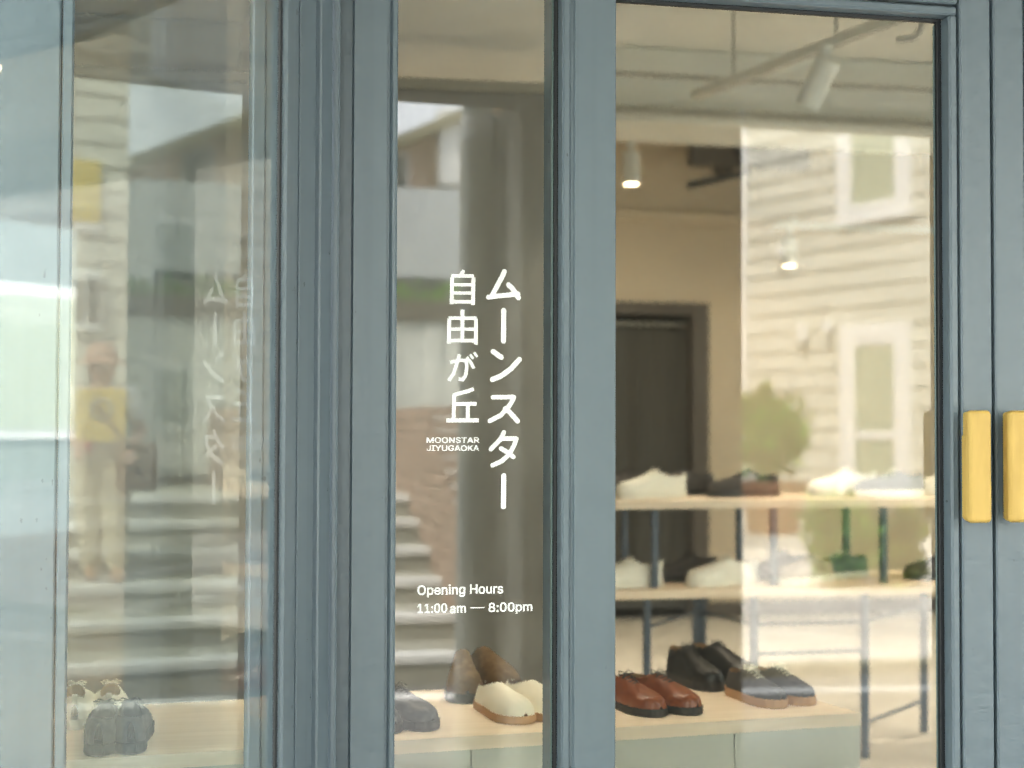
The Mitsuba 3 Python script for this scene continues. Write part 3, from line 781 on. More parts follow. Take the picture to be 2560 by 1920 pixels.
tr = thing('lighting_track', 'pale lighting track running towards the top right of the door glass', 'lighting track')
put('rail', bar(ta2, tb2, 0.036, 0.036), 'ceiling_paint', tr)
put('slot', bar(ta2 + [0, 0, -0.0185], tb2 + [0, 0, -0.0185], 0.012, 0.002), 'metal_grey', tr)
for s in (0.28, 0.9, 1.7):
    q = ta2 + td * s
    put('hanger', tube((q[0], q[1], TZ + 0.019), (q[0], q[1], RZ), 0.006, 8), 'metal_grey', tr, smooth=40)
tr2 = thing('lighting_track', 'pale lighting track along the far side of the ceiling beam', 'lighting track')
q0 = at(1575, 345, 4.35)
put('rail', bar((RX0 + 0.3, 4.35, q0[2]), (RX1 - 0.3, 4.35, q0[2]), 0.036, 0.036), 'metal_white', tr2)

SPOTS = []


def spot(top, aim, label, r=0.043, ln=0.165, power=0.0, lens=2.5):
    """a white cylinder on a stem under the track at the point top, its lens turned towards the point aim"""
    t = thing('spotlight', label, 'spotlight', 'white track spotlights')
    top, aim = np.array(top, float), np.array(aim, float)
    piv = top - np.array([0, 0, 0.075])
    d = aim - piv
    d /= np.linalg.norm(d)
    put('stem', cat(tube(top - [0, 0, 0.03], piv, 0.008), tube(top, top - [0, 0, 0.03], 0.022)), 'metal_white', t, smooth=40)
    a, b = piv - d * 0.02, piv + d * (ln - 0.02)
    ring = trimesh.creation.annulus(r * 0.86, r, 0.02, sections=32)
    body = trimesh.creation.annulus(r * 0.90, r, ln, sections=32)
    cap = trimesh.creation.cylinder(r * 0.97, 0.012, sections=32).apply_translation((0, 0, -ln / 2 + 0.006))
    body = cat(body, cap)
    M = trimesh.geometry.align_vectors([0, 0, 1], d)
    M[:3, 3] = (a + b) / 2
    body.apply_transform(M)
    put('body', body, 'metal_white', t, smooth=40)
    disk = trimesh.creation.cylinder(r * 0.88, 0.004, sections=32)
    M[:3, 3] = b - d * 0.006
    disk.apply_transform(M)
    k = put('lens', disk, 'metal_white', t)
    scene[k]['emitter'] = {'type': 'area', 'radiance': rgb(lens, lens * 0.74, lens * 0.46)}
    if power:
        SPOTS.append((b + d * 0.01, aim, power))
    return t


s1 = np.array(on(2063, 113, TZ - 0.02))
spot(s1, s1 + np.array([-0.30, 0.32, -0.85]), 'white cylinder spotlight tilted under the track at the upper right of the door glass')
q1 = at(1578, 352, 4.35)
spot((q1[0], 4.35, q0[2] - 0.018), (q1[0], 4.34, 0.0), 'white cylinder spotlight hanging straight down before the tan back wall')
q2 = at(1972, 585, 5.15)
spot((float(q2[0]), 5.15, float(q2[2]) - 0.018 + 0.05), (float(q2[0]) + 0.02, 5.1, 0.0), 'white cylinder spotlight faint behind the mirrored house wall')
t_ = thing('lighting_track', 'pale lighting track close to the tan back wall', 'lighting track')
put('rail', bar((dw1 + 0.3, 5.15, float(q2[2]) + 0.05), (RX1 - 0.3, 5.15, float(q2[2]) + 0.05), 0.036, 0.036), 'metal_white', t_)
put('bracket', bx(dw1 + 0.4, dw1 + 0.43, 5.15, RY1 - 0.001, float(q2[2]) + 0.069, float(q2[2]) + 0.099), 'metal_white', t_)
q3 = ta2 + td * 2.1
spot((q3[0], q3[1], TZ - 0.02), (q3[0] - 0.9, q3[1] + 0.1, 0.5), 'white cylinder spotlight at the near end of the track, above the doors')
tr3 = thing('lighting_track', 'short lighting track over the left end of the podium', 'lighting track')
put('rail', bar((-1.2, 0.95, TZ), (0.9, 0.95, TZ), 0.036, 0.036), 'metal_white', tr3)
for i, (xx, ax) in enumerate(((-0.75, -0.55), (-0.25, -0.05), (0.24, 0.45))):
    spot((xx, 0.95, TZ - 0.02), (ax, 0.95, 0.5), ('white spotlight at the left end of the track over the podium', 'white spotlight in the middle of the track over the podium', 'white spotlight at the right end of the track over the podium')[i])
# beams of the track lamps and of unseen lamps, plus added floor fill
WARM = (1.0, 0.83, 0.62)


def beam(k, frm, aim, power, cut=38.0):
    scene['beam_' + k] = {'type': 'spot', 'to_world': T().look_at(origin=[float(v) for v in frm], target=[float(v) for v in aim], up=[0, 1, 0.01]),
                          'intensity': rgb(*(power * c for c in WARM)), 'cutoff_angle': cut, 'beam_width': cut * 0.55}


LAMP = 0.66
beam('a', (1.15, 0.95, 2.2), (1.2, 1.0, 0.5), 0.70 * LAMP, 42)  # no fixture here; unseen source placed to light the podium
beam('b', (float(q1[0]), 4.30, q0[2] - 0.30), (float(q1[0]) + 0.1, 5.1, 0.9), 0.30 * LAMP, 60)
beam('c', (float(q2[0]) + 0.2, 4.5, q0[2] - 0.30), (float(q2[0]) + 0.2, 5.0, 0.9), 0.16 * LAMP, 60)
beam('d', (0.55, 0.95, TZ - 0.30), (0.60, 0.95, 0.5), 0.55 * LAMP, 42)
beam('e', (-0.15, 0.95, TZ - 0.30), (-0.1, 0.85, 0.5), 0.40 * LAMP, 42)
beam('f', (1.45, 2.1, 2.3), (1.5, 2.15, 0.5), 0.60 * LAMP, 40)  # unseen source above the rack, placed to light its boards
beam('h', (3.6, 3.0, 2.3), (3.6, 3.0, 0.0), 3.4 * LAMP, 60)  # added fill without a fixture; floor bounce brightens the ceiling
beam('i', (0.9, 3.3, 2.3), (0.9, 3.3, 0.0), 3.0 * LAMP, 55)  # added fill, aimed at the hidden floor behind the podium
beam('j', (2.6, 1.0, 2.3), (2.6, 1.0, 0.0), 2.4 * LAMP, 45)  # added fill past the podium end, bounced up to the ceiling
beam('g', (2.35, 2.1, 2.3), (2.35, 2.15, 0.5), 0.60 * LAMP, 40)  # second unseen source, lights the right part of the rack

# conduits
t = thing('conduit', 'thin grey conduit running across the shop ceiling under the beam', 'conduit')
ca = at(1850, 200, 3.4)
cz = float(at(2000, 209, 3.44)[2])
put('pipe', tube((1.5, 3.44, cz), (RX1 - 0.1, 3.44, cz), 0.011), 'metal_grey', t, smooth=40)
t = thing('conduit', 'bent conduit drooping from the ceiling by the top right corner of the door glass', 'conduit')
b0 = at(2308, 45, 1.6)
pts = [b0 + np.array([0.0, 0, 0.35])] + [b0 + np.array([-0.05 * (1 - math.cos(a)), 0, -0.09 * math.sin(a) + 0.02]) for a in np.linspace(0, 1.6, 7)] + [b0 + np.array([-0.09, 0, -0.075])]
put('pipe', path_tube(pts, 0.010), 'metal_grey', t, smooth=40)
# wall unit with its bracket
t = thing('wall_screen', 'dark screen on a black arm high on the tan back wall', 'screen')
w0, w1 = at(1716, 352, 5.2), at(1850, 432, 5.2)
put('back_panel', bx(w0[0], w1[0] + 0.40, 5.12, 5.18, w1[2] + 0.02, w0[2] + 0.12, 0.008), 'panel_brown', t)
m_ = bar((w0[0] - 0.04, 5.1, w1[2] - 0.015), (w1[0] + 0.02, 5.1, w1[2] - 0.015), 0.03, 0.035)
m_ = rot(m_, -14, (w1[0], 5.1, w1[2]), (0, 1, 0))
put('bracket', m_, 'plastic_black', t)
put('arm', path_tube([(w1[0] - 0.07, 5.09, w0[2] - 0.0), (w1[0] - 0.07, 5.09, w0[2] - 0.05), (w1[0] - 0.02, 5.09, w1[2] + 0.07), (w1[0] + 0.05, 5.09, w1[2] + 0.04), (w1[0] + 0.09, 5.09, w1[2] + 0.00)], 0.018), 'plastic_black', t, smooth=40)
put('mount', bx(w1[0] - 0.05, w1[0] + 0.02, 5.12, RY1 - 0.001, w1[2] + 0.04, w1[2] + 0.12), 'plastic_black', t)

# ---------------------------------------------------------------- the street in front of the shop
struct('ground', bx(-120, 120, -150, -0.0 - 2.05, -0.40, -0.12), 'asphalt')
struct('shop_pavement', bx(-12, 14, -2.6, -0.03, -0.3, -0.006), 'pavement_grey')
struct('road', bx(-60, 60, -4.25, -2.601, -0.2, -0.02), 'asphalt')
wl = back(2000, 1724, 3.6)
k = thing('road_line', 'solid white edge line painted along the road', 'road marking')
put('paint', rot(bx(-9, 12, -3.45, -3.33, -0.0195, -0.0155), 6.0, (1.6, -3.39, 0)), 'road_paint', k)
KY = -3.75
struct('forecourt', bx(1.36, 60, -40, KY, -0.2, 0.0), 'paving')
k = thing('kerb', 'mossy stone kerb between the road and the pale forecourt', 'kerb')
for i in range(14):
    x0 = 1.36 + i * 0.9
    put('kerb_stone', bx(x0, x0 + 0.893, KY + 0.001, KY + 0.12, -0.15, 0.03, 0.008), 'kerb_stone', k)

# cream house with boards
hd = np.array([-math.sin(math.radians(20)), -math.cos(math.radians(20))])    # along its front, away from the shop
ha = np.array([7.2, -14.8])


def hpt(tx):
    """how far along the house front the glass shows it at that place"""
    r = (FW + (tx - 1280) / F_PX * RT)
    rv = np.array([r[0], -r[1]])                                             # mirrored
    e = np.array([0.0, 2.6])
    A = np.array([[rv[0], -hd[0]], [rv[1], -hd[1]]])
    k = np.linalg.solve(A, ha - e)
    return float(k[1]), float(k[0])


def hz(tx, ty):
    s, kk = hpt(tx)
    return EYE[2] + kk * (FW[2] - (ty - 960) / F_PX * UP[2])


def house_box(s0, s1, n0, n1, z0, z1, c=0.0):
    """n: out of the wall towards the street corner"""
    m = bx(s0, s1, n0, n1, z0, z1, c)
    hn = np.array([hd[1], -hd[0]])
    if np.dot(hn, np.array([0, 0.0]) - ha) < 0:
        hn = -hn
    M = np.eye(4)
    M[:2, 0], M[:2, 1], M[:2, 3] = hd, hn, ha
    if np.linalg.det(M[:3, :3]) < 0:
        m.invert()
    m.apply_transform(M)
    return m


h = thing('cream_house', 'cream house of horizontal boards with white trimmed windows, mirrored in the door glass', 'house')
S0, S1 = -7.2, hpt(1872)[0]
put('wall', house_box(S0, S1, -6, -0.002, 0.0, 6.6), 'siding', h)
pitch_ = abs(hz(1960, 640) - hz(1960, 590)) if False else 0.25
n_b = int(6.2 / pitch_)
for i in range(n_b):
    z = 0.35 + i * pitch_
    s_ = house_box(S0, S1, 0.0, 0.050, z, z + pitch_ - 0.006)
    v = s_.vertices
    hn = np.array([hd[1], -hd[0]])
    hn = hn if np.dot(hn, -ha) > 0 else -hn
    topv = v[:, 2] > z + pitch_ / 2
    out_ = (v[:, :2] - ha) @ hn > 0.03
    v[topv & out_, :2] -= hn * 0.034                                        # each board leans out at its foot
    put('board', trimesh.Trimesh(v, s_.faces, process=False), 'siding', h)
put('base', house_box(S0 - 0.02, S1 + 0.02, 0.0, 0.03, 0.0, 0.34), 'concrete', h)
put('corner_board', house_box(S1 - 0.005, S1 + 0.14, -0.10, 0.035, 0.34, 6.6), 'trim_white', h)
put('roof', house_box(S0 - 0.5, S1 + 0.5, -6.5, 0.6, 6.6, 6.85), 'roof_tile', h)


def house_window(name, t0, t1, y0, y1, rail=None, fw=0.19):
    a, b = sorted((hpt(t0)[0], hpt(t1)[0]))
    m = (t0 + t1) / 2
    z1, z0 = hz(m, y0), hz(m, y1)
    k = put(name, house_box(a + fw, b - fw, 0.056, 0.064, z0 + fw, z1 - fw), 'blind_green', h)
    put('frame', cat(house_box(a, a + fw, 0.0, 0.10, z0, z1, 0.01), house_box(b - fw, b, 0.0, 0.10, z0, z1, 0.01), house_box(a + fw, b - fw, 0.0, 0.098, z1 - fw, z1, 0.01), house_box(a + fw, b - fw, 0.0, 0.098, z0, z0 + fw, 0.01)), 'trim_white', k)
    put('sash', cat(house_box(a + fw, a + fw + 0.05, 0.065, 0.085, z0 + fw, z1 - fw), house_box(b - fw - 0.05, b - fw, 0.065, 0.085, z0 + fw, z1 - fw), house_box(a + fw + 0.05, b - fw - 0.05, 0.065, 0.084, z1 - fw - 0.06, z1 - fw)), 'trim_white', k)
    if rail:
        zr = hz(m, rail)
        put('rail', house_box(a + fw, b - fw, 0.065, 0.09, zr - 0.05, zr + 0.05), 'trim_white', k)
    put('sill', house_box(a - 0.03, b + 0.03, 0.0, 0.13, z0 - 0.05, z0 - 0.001, 0.008), 'trim_white', k)
    return k


house_window('window', 2106, 2290, 225, 540)
house_window('door', 2112, 2286, 808, 1226, 1085)
house_window('window', 2420, 2560, 300, 560)
for tx, ty, w in ((2022, 832, 0.16), (2085, 818, 0.11), (1968, 628, 0.10)):
    s, _ = hpt(tx)
    z = hz(tx, ty)
    k = put('meter', cat(house_box(s - w / 2, s + w / 2, 0.056, 0.16, z - w * 0.7, z + w * 0.7, 0.03)), 'trim_white', h)
    put('cable', house_box(s - 0.012, s + 0.012, 0.056, 0.08, z - w * 0.7 - 0.22, z - w * 0.7), 'metal_grey', k)

# plants
def leaf_mesh(centre, rad, n, seed, size=0.07, up=0.4, squash=1.0):
    r = np.random.default_rng(seed)
    d = r.normal(size=(n, 3))
    d /= np.linalg.norm(d, axis=1, keepdims=True)
    rr = rad * (0.35 + 0.65 * r.random(n) ** 0.5) * (0.72 + 0.5 * meshkit.noise(d * 2.2 + seed, seed))
    c = np.array(centre) + d * rr[:, None] * np.array([1, 1, squash])
    ax = d + r.normal(size=(n, 3)) * 0.7 + np.array([0, 0, up])
    ax /= np.linalg.norm(ax, axis=1, keepdims=True)
    sd_ = np.cross(ax, r.normal(size=(n, 3)))
    sd_ /= np.linalg.norm(sd_, axis=1, keepdims=True)
    L_ = size * (0.6 + 0.8 * r.random((n, 1)))
    v = np.stack([c, c + ax * L_ * 0.5 + sd_ * L_ * 0.22, c + ax * L_, c + ax * L_ * 0.5 - sd_ * L_ * 0.22], 1).reshape(-1, 3)
    i = np.arange(n)[:, None] * 4
    f = np.vstack([i + [0, 1, 2], i + [0, 2, 3]])
    return trimesh.Trimesh(v, f, process=False)


def pot(r0, r1, h_, seed=0):
    prof = np.array([[0.001, 0], [r0, 0], [r1, h_ * 0.86], [r1 * 1.08, h_ * 0.86], [r1 * 1.08, h_], [r1 * 0.94, h_], [r1 * 0.92, h_ * 0.88], [0.001, h_ * 0.88]])
    return trimesh.creation.revolve(prof, sections=32)


def clumps(centre, rad, n, seed, size):
    r = np.random.default_rng(seed)
    ms = []
    for i in range(9):
        a = r.random() * 6.28
        q = np.array(centre) + [rad * 0.75 * math.cos(a), rad * 0.75 * math.sin(a), rad * (r.random() * 2.1 - 0.9)]
        ms.append(leaf_mesh(q, rad * (0.30 + 0.30 * r.random()), n // 9, seed * 31 + i, size * (0.8 + 0.5 * r.random()), 0.9, 1.25))
    return cat(ms)


def potted(name, label, pos, potdim, potmat, crown, leafs, seed):
    k = thing(name, label, 'plant')
    p = np.array([pos[0], pos[1], 0.0])
    put('pot', pot(*potdim).apply_translation(p), potmat, k, smooth=35)
    put('soil', trimesh.creation.cylinder(potdim[1] * 0.9, 0.01, sections=24).apply_translation(p + [0, 0, potdim[2] * 0.88 + 0.006]), 'bark', k)
    st = []
    r = np.random.default_rng(seed)
    zc, rad = crown
    for _ in range(9):
        a = r.random() * 6.28
        st.append(tube(p + [0.03 * math.cos(a), 0.03 * math.sin(a), potdim[2] * 0.85], p + [rad * 0.6 * math.cos(a), rad * 0.6 * math.sin(a), zc + rad * (r.random() - 0.3)], 0.010, 6, 0.004))
    put('stem', cat(st), 'bark', k)
    for i, (m, n, s) in enumerate(leafs):
        q = put('foliage', clumps(p + [0, 0, zc], rad, n, seed * 10 + i, s), m, k)
        labels[q] = {'kind': 'stuff'}


b1 = back(1932, 1300, 11.6)
potted('potted_shrub', 'feathery green shrub in a terracotta pot against the cream house', b1[:2], (0.26, 0.34, 0.55), 'terracotta', (0.98, 0.28), (('leaf_fresh', 620, 0.17), ('leaf_deep', 200, 0.17), ('leaf_yellow', 260, 0.15)), 3)
b2 = back(2118, 1485, 6.9)
potted('potted_plant', 'leafy green plant in a yellow pot on the pale forecourt', b2[:2], (0.10, 0.13, 0.13), 'yellow_glaze', (0.24, 0.23), (('leaf_fresh', 900, 0.12), ('leaf_deep', 160, 0.11)), 5)
b3 = back(2230, 1470, 6.8)
potted('potted_plant', 'yellowish low plant right of the green one on the forecourt', b3[:2], (0.10, 0.13, 0.12), 'terracotta', (0.20, 0.17), (('leaf_yellow', 420, 0.10), ('leaf_deep', 200, 0.10)), 6)
b4 = back(2320, 1670, 4.35)
k = thing('weed_tuft', 'small green weed tuft growing at the kerb', 'weed')
q = put('foliage', leaf_mesh((b4[0], -3.80, 0.03), 0.11, 160, 9, 0.07, 0.9, 0.5), 'leaf_yellow', k)
labels[q] = {'kind': 'stuff'}

# stairs beyond the road on the left, with a pale landing wall
SX1 = 1.13
st = thing('stone_stairs', 'flight of dark stone steps with pale nosings across the road', 'stairs')
NS, RUN, RISE = 6, 0.425, 0.12
STY = -3.72
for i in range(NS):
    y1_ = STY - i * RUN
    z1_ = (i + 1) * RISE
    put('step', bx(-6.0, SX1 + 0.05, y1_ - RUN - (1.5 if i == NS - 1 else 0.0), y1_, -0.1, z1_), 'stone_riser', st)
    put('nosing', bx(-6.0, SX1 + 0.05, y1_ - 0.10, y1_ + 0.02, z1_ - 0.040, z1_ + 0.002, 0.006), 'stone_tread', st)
YT = STY - NS * RUN - 1.4
ZT = NS * RISE
struct('upper_terrace', bx(-30, SX1 + 0.9, -40, YT - 0.1, -0.1, ZT - 0.002), 'paving')
# brick side wall of the stairs
bw = thing('brick_wall', 'low brown brick wall sloping down beside the steps', 'wall')
wd_ = 0.22
bwx = SX1
r2 = np.random.default_rng(4)
put('core', prism([(0, 0), (3.6, 0), (3.6, 1.25), (1.4, 1.25), (0, 0.42)], 0, wd_ - 0.02).apply_transform(np.array([[0, 0, 1, bwx + 0.01], [-1, 0, 0, (STY - 0.02)], [0, 1, 0, 0], [0, 0, 0, 1.0]])), 'mortar', bw)
for row in range(18):
    z = row * 0.069
    y_start = 0 if z < 0.40 else (z - 0.40) * 1.7
    j = 0
    y = y_start - (0.11 if row % 2 else 0.0)
    while y < 3.5:
        y_a, y_b = max(y, y_start), min(y + 0.21, 3.6)
        if y_b - y_a > 0.04:
            put('brick', bx(bwx - 0.003 - 0.004 * r2.random(), bwx + wd_ + 0.003, (STY - 0.02) - y_b + 0.006, (STY - 0.02) - y_a, z + 0.003, z + 0.063), 'brick', bw)
        y += 0.222
pg = thing('panel_fence', 'pale corrugated panel fence behind the steps', 'fence')
fy = YT + 0.2
fz0, fz1 = float(back(1050, 1150, -fy)[2]), float(back(1050, 800, -fy)[2])
for i in range(30):
    x0 = SX1 + 0.9 - (i + 1) * 0.30
    put('panel', prism([(x0, fy), (x0 + 0.06, fy + 0.02), (x0 + 0.13, fy + 0.02), (x0 + 0.16, fy), (x0 + 0.294, fy), (x0 + 0.294, fy - 0.01), (x0, fy - 0.01)], fz0 - 0.1, fz1), 'panel_zinc', pg)
put('top_rail', bx(SX1 + 0.9 - 9.0, SX1 + 0.95, fy - 0.06, fy + 0.06, fz1, fz1 + 0.14, 0.01), 'rust_beam', pg)
put('bottom_rail', bx(SX1 + 0.9 - 9.0, SX1 + 0.95, fy - 0.05, fy + 0.05, fz0 - 0.17, fz0 - 0.1, 0.01), 'rust_beam', pg)
put('footing', bx(SX1 + 0.9 - 9.0, SX1 + 0.95, fy - 0.08, fy + 0.08, ZT - 0.2, fz0 - 0.171), 'brick', pg)
hg = thing('clipped_hedge', 'strip of fresh green hedge showing over the panel fence', 'hedge')
hm = cat([leaf_mesh((SX1 + 0.6 - i * 0.28, fy - 0.35 - 0.1 * (i % 2), fz1 + 0.10), 0.24, 260, 30 + i, 0.07, 0.3, 0.8) for i in range(28)])
labels[put('foliage', hm, 'leaf_fresh', hg)] = {'kind': 'stuff'}
# white covered vehicle on the terrace: a small van
vz = fz1 + 0.30
vn = thing('white_van', 'small white van parked behind the hedge on the upper terrace', 'van')
van_prof = Polygon([(0, 0.25), (0, 0.95), (0.12, 1.02), (0.75, 1.12), (1.25, 1.72), (1.45, 1.80), (3.3, 1.82), (3.4, 1.74), (3.45, 0.95), (3.45, 0.25)]).buffer(-0.04).buffer(0.04)
vm = trimesh.creation.extrude_polygon(van_prof, 1.5, engine='earcut')
vm.vertices = np.c_[vm.vertices[:, 0], vm.vertices[:, 2], vm.vertices[:, 1]]
vm.invert()
VS = 1.30
vm.vertices[:, [0, 2]] *= VS
vo = np.array([SX1 - 2.2, fy - 2.9, ZT])
put('body', vm.copy().apply_translation(vo), 'tarp_white', vn)
put('window', bx(vo[0] + 2.0, vo[0] + 2.9, vo[1] + 1.501, vo[1] + 1.515, vo[2] + 1.30, vo[2] + 1.62, 0.01), 'window_dark', vn)
put('window', bx(vo[0] + 0.9, vo[0] + 1.6, vo[1] + 1.501, vo[1] + 1.515, vo[2] + 1.20, vo[2] + 1.40, 0.01), 'window_dark', vn)
for xx in (0.9, 3.6):
    w_ = put('wheel', tube((vo[0] + xx, vo[1] + 1.40, vo[2] + 0.27), (vo[0] + xx, vo[1] + 1.53, vo[2] + 0.27), 0.27, 28), 'rubber', vn, smooth=40)
    put('rim', tube((vo[0] + xx, vo[1] + 1.531, vo[2] + 0.27), (vo[0] + xx, vo[1] + 1.537, vo[2] + 0.27), 0.16, 24), 'metal_grey', w_)
# pink plastered house with gable
ph = thing('pink_house', 'pink plastered house with a low gable roof beyond the steps', 'house')
hy = fy - 6.0
gx = float(back(1270, 400, -hy)[0])
ze = float(back(1157, 262, -hy)[2])
zl_ = float(back(991, 330, -hy)[2])
xl_ = float(back(991, 330, -hy)[0])
sl_ = (ze - zl_) / (float(back(1157, 262, -hy)[0]) - xl_)
xr_ = gx
zl_ -= 0.22
ridge = zl_ + (gx - xl_) * sl_
x_e = xl_ - 1.9
front = Polygon([(x_e, 0), (gx + 0.5, 0), (gx + 0.5, ridge - 0.5 * sl_), (gx, ridge), (x_e, zl_ - (xl_ - x_e) * sl_)])
fm = trimesh.creation.extrude_polygon(front, 5.0, engine='earcut')
fm.vertices = np.c_[fm.vertices[:, 0], hy - fm.vertices[:, 2], fm.vertices[:, 1]]
put('wall', fm, 'plaster_pink', ph)
for a, b in (((x_e - 0.3, zl_ - (xl_ - x_e + 0.3) * sl_), (gx, ridge)), ((gx, ridge), (gx + 0.8, ridge - 0.8 * sl_))):
    pr = Polygon([a, b, (b[0], b[1] + 0.12), (a[0], a[1] + 0.12)])
    m = trimesh.creation.extrude_polygon(pr, 5.8, engine='earcut')
    m.vertices = np.c_[m.vertices[:, 0], hy + 0.4 - m.vertices[:, 2], m.vertices[:, 1] + 0.003]
    put('roof', m, 'roof_tile', ph)


def pbox(tx0, tx1, ty0, ty1, d0, d1):
    a, b = back(tx0, ty1, -hy), back(tx1, ty0, -hy)
    return bx(a[0], b[0], hy + d0, hy + d1, a[2], b[2], 0.01)


w_ = put('window', pbox(940, 1022, 385, 500, 0.0, 0.06), 'trim_white', ph)
put('pane', pbox(948, 1015, 392, 493, 0.06, 0.07), 'window_dark', w_)
put('pilaster', pbox(1090, 1160, 285, 470, 0.0, 0.25), 'trim_white', ph)
k = thing('air_conditioner', 'grey air conditioner unit on the pink house wall', 'air conditioner')
put('case', pbox(1080, 1146, 485, 545, 0.01, 0.40), 'metal_grey', k)
for i in range(7):
    a = back(1084 + i * 8, 540, -hy)
    put('fin', bx(a[0], a[0] + 0.012, hy + 0.401, hy + 0.412, float(back(1080, 541, -hy)[2]), float(back(1080, 490, -hy)[2])), 'plastic_black', k)

# cream boarded house left of the terrace
lh = thing('cream_cottage', 'cream boarded cottage at the head of the steps, mirrored through the left panel', 'house')
cx1, cy1 = 0.55, fy + 0.30
put('wall', bx(-8.5, cx1, fy - 9.0, cy1 - 0.05, ZT - 0.01, 6.0), 'siding', lh)
for i in range(30):
    z = ZT + 0.05 + i * 0.16
    m = bx(-8.5, cx1 + 0.01, cy1 - 0.048, cy1 - 0.015, z, z + 0.152)
    v = m.vertices
    v[(v[:, 2] > z + 0.1) & (v[:, 1] > cy1 - 0.03), 1] -= 0.02
    put('board', trimesh.Trimesh(v, m.faces, process=False), 'siding', lh)
for x, hw, z0, z1 in ((0.29, 0.10, 1.75, 2.15), (-0.75, 0.40, 1.6, 2.7), (-2.6, 0.40, 1.6, 2.7)):
    w_ = put('window', bx(x - hw, x + hw, cy1 - 0.012, cy1 + 0.05, z0, z1, 0.01), 'trim_white', lh)
    for sgn in (-1, 1):
        put('pane', bx(x + sgn * hw * 0.47 - hw * 0.38, x + sgn * hw * 0.47 + hw * 0.38, cy1 + 0.051, cy1 + 0.06, z0 + 0.06, z1 - 0.06), 'window_dark', w_)
put('roof', bx(-8.8, cx1 + 0.3, fy - 9.2, cy1 + 0.3, 6.0, 6.2), 'roof_tile', lh)
k = thing('wall_banner', 'yellow banner hanging on the boards of the cream cottage', 'banner')
put('cloth', bx(0.20, 0.38, cy1 - 0.009, cy1 + 0.01, 2.47, 2.88, 0.004), 'yellow_cloth', k)
put('border', bx(0.19, 0.39, cy1 - 0.010, cy1 + 0.005, 2.40, 2.469, 0.004), 'white_cloth', k)
# far backdrop of buildings along the street, so that nothing ends in emptiness
for i, (x0, x1, y0, hgt, mt, lb) in enumerate(((-30, -12, -16, 7.5, 'soffit_paint', 'plain pale block far along the street to the left'), (28, 44, -12, 9, 'plaster_pink', 'pinkish block far along the street to the right'))):
    k = thing('street_house', lb, 'house')
    put('wall', bx(x0, x1, y0 - 8, y0, -0.1, hgt), mt, k)
    put('roof', bx(x0 - 0.3, x1 + 0.3, y0 - 8.3, y0 + 0.3, hgt, hgt + 0.25), 'roof_tile', k)
    for a in np.arange(x0 + 1.0, x1 - 1.5, 2.6):
        for zz in (1.0, 3.9):
            w_ = put('window', bx(a, a + 1.3, y0, y0 + 0.05, zz, zz + 1.3, 0.01), 'trim_white', k)
            put('pane', bx(a + 0.1, a + 1.2, y0 + 0.051, y0 + 0.06, zz + 0.1, zz + 1.2), 'window_dark', w_)


k = thing('street_house', 'white house at the end of the forecourt, mirrored faintly in the left panel', 'house')
put('wall', bx(10.2, 20, -16, -4.6, -0.1, 6.2), 'trim_white', k)  # house out of view, white to brighten the left panel reflection
put('roof', bx(9.9, 20.3, -16.3, -4.3, 6.2, 6.4), 'roof_tile', k)
for a in (-6.6, -9.2, -11.8):
    for zz in (0.5, 3.4):
        w_ = put('window', bx(10.14, 10.199, a - 0.75, a + 0.75, zz, zz + 1.7, 0.01), 'trim_white', k)
        put('pane', bx(10.12, 10.139, a - 0.66, a + 0.66, zz + 0.09, zz + 1.61), 'blind_green', w_)

k = thing('street_house', 'pale grey green house beyond the right end of the shop, faint at far left', 'house')
put('wall', bx(9.4, 18, -2.2, 12, -0.1, 4.6), 'plaster_pale', k)
put('roof', bx(9.1, 18.3, -2.5, 12.3, 4.6, 4.8), 'roof_tile', k)
for a in (1.2, 3.6, 6.6):
    w_ = put('window', bx(9.34, 9.399, a - 0.75, a + 0.75, 1.0, 2.4, 0.01), 'trim_white', k)
    put('pane', bx(9.32, 9.339, a - 0.66, a + 0.66, 1.09, 2.31), 'blind_green', w_)

# ---------------------------------------------------------------- the person on the steps
def limb(chain):
    """one body from hulls of spheres at the joints: [(p, r), (p, r)] bones"""
    out = None
    for a, b in chain:
        hul = m3.Manifold.batch_hull([m3.Manifold.sphere(a[1], 20).translate(tuple(a[0])), m3.Manifold.sphere(b[1], 20).translate(tuple(b[0]))])
        out = hul if out is None else out + hul
    return out


def soft(man, edge=0.02, it=12):
    m = man.refine_to_length(edge).to_mesh()
    tm = trimesh.Trimesh(m.vert_properties[:, :3], m.tri_verts, process=True)
    trimesh.smoothing.filter_taubin(tm, iterations=it)
    return tm


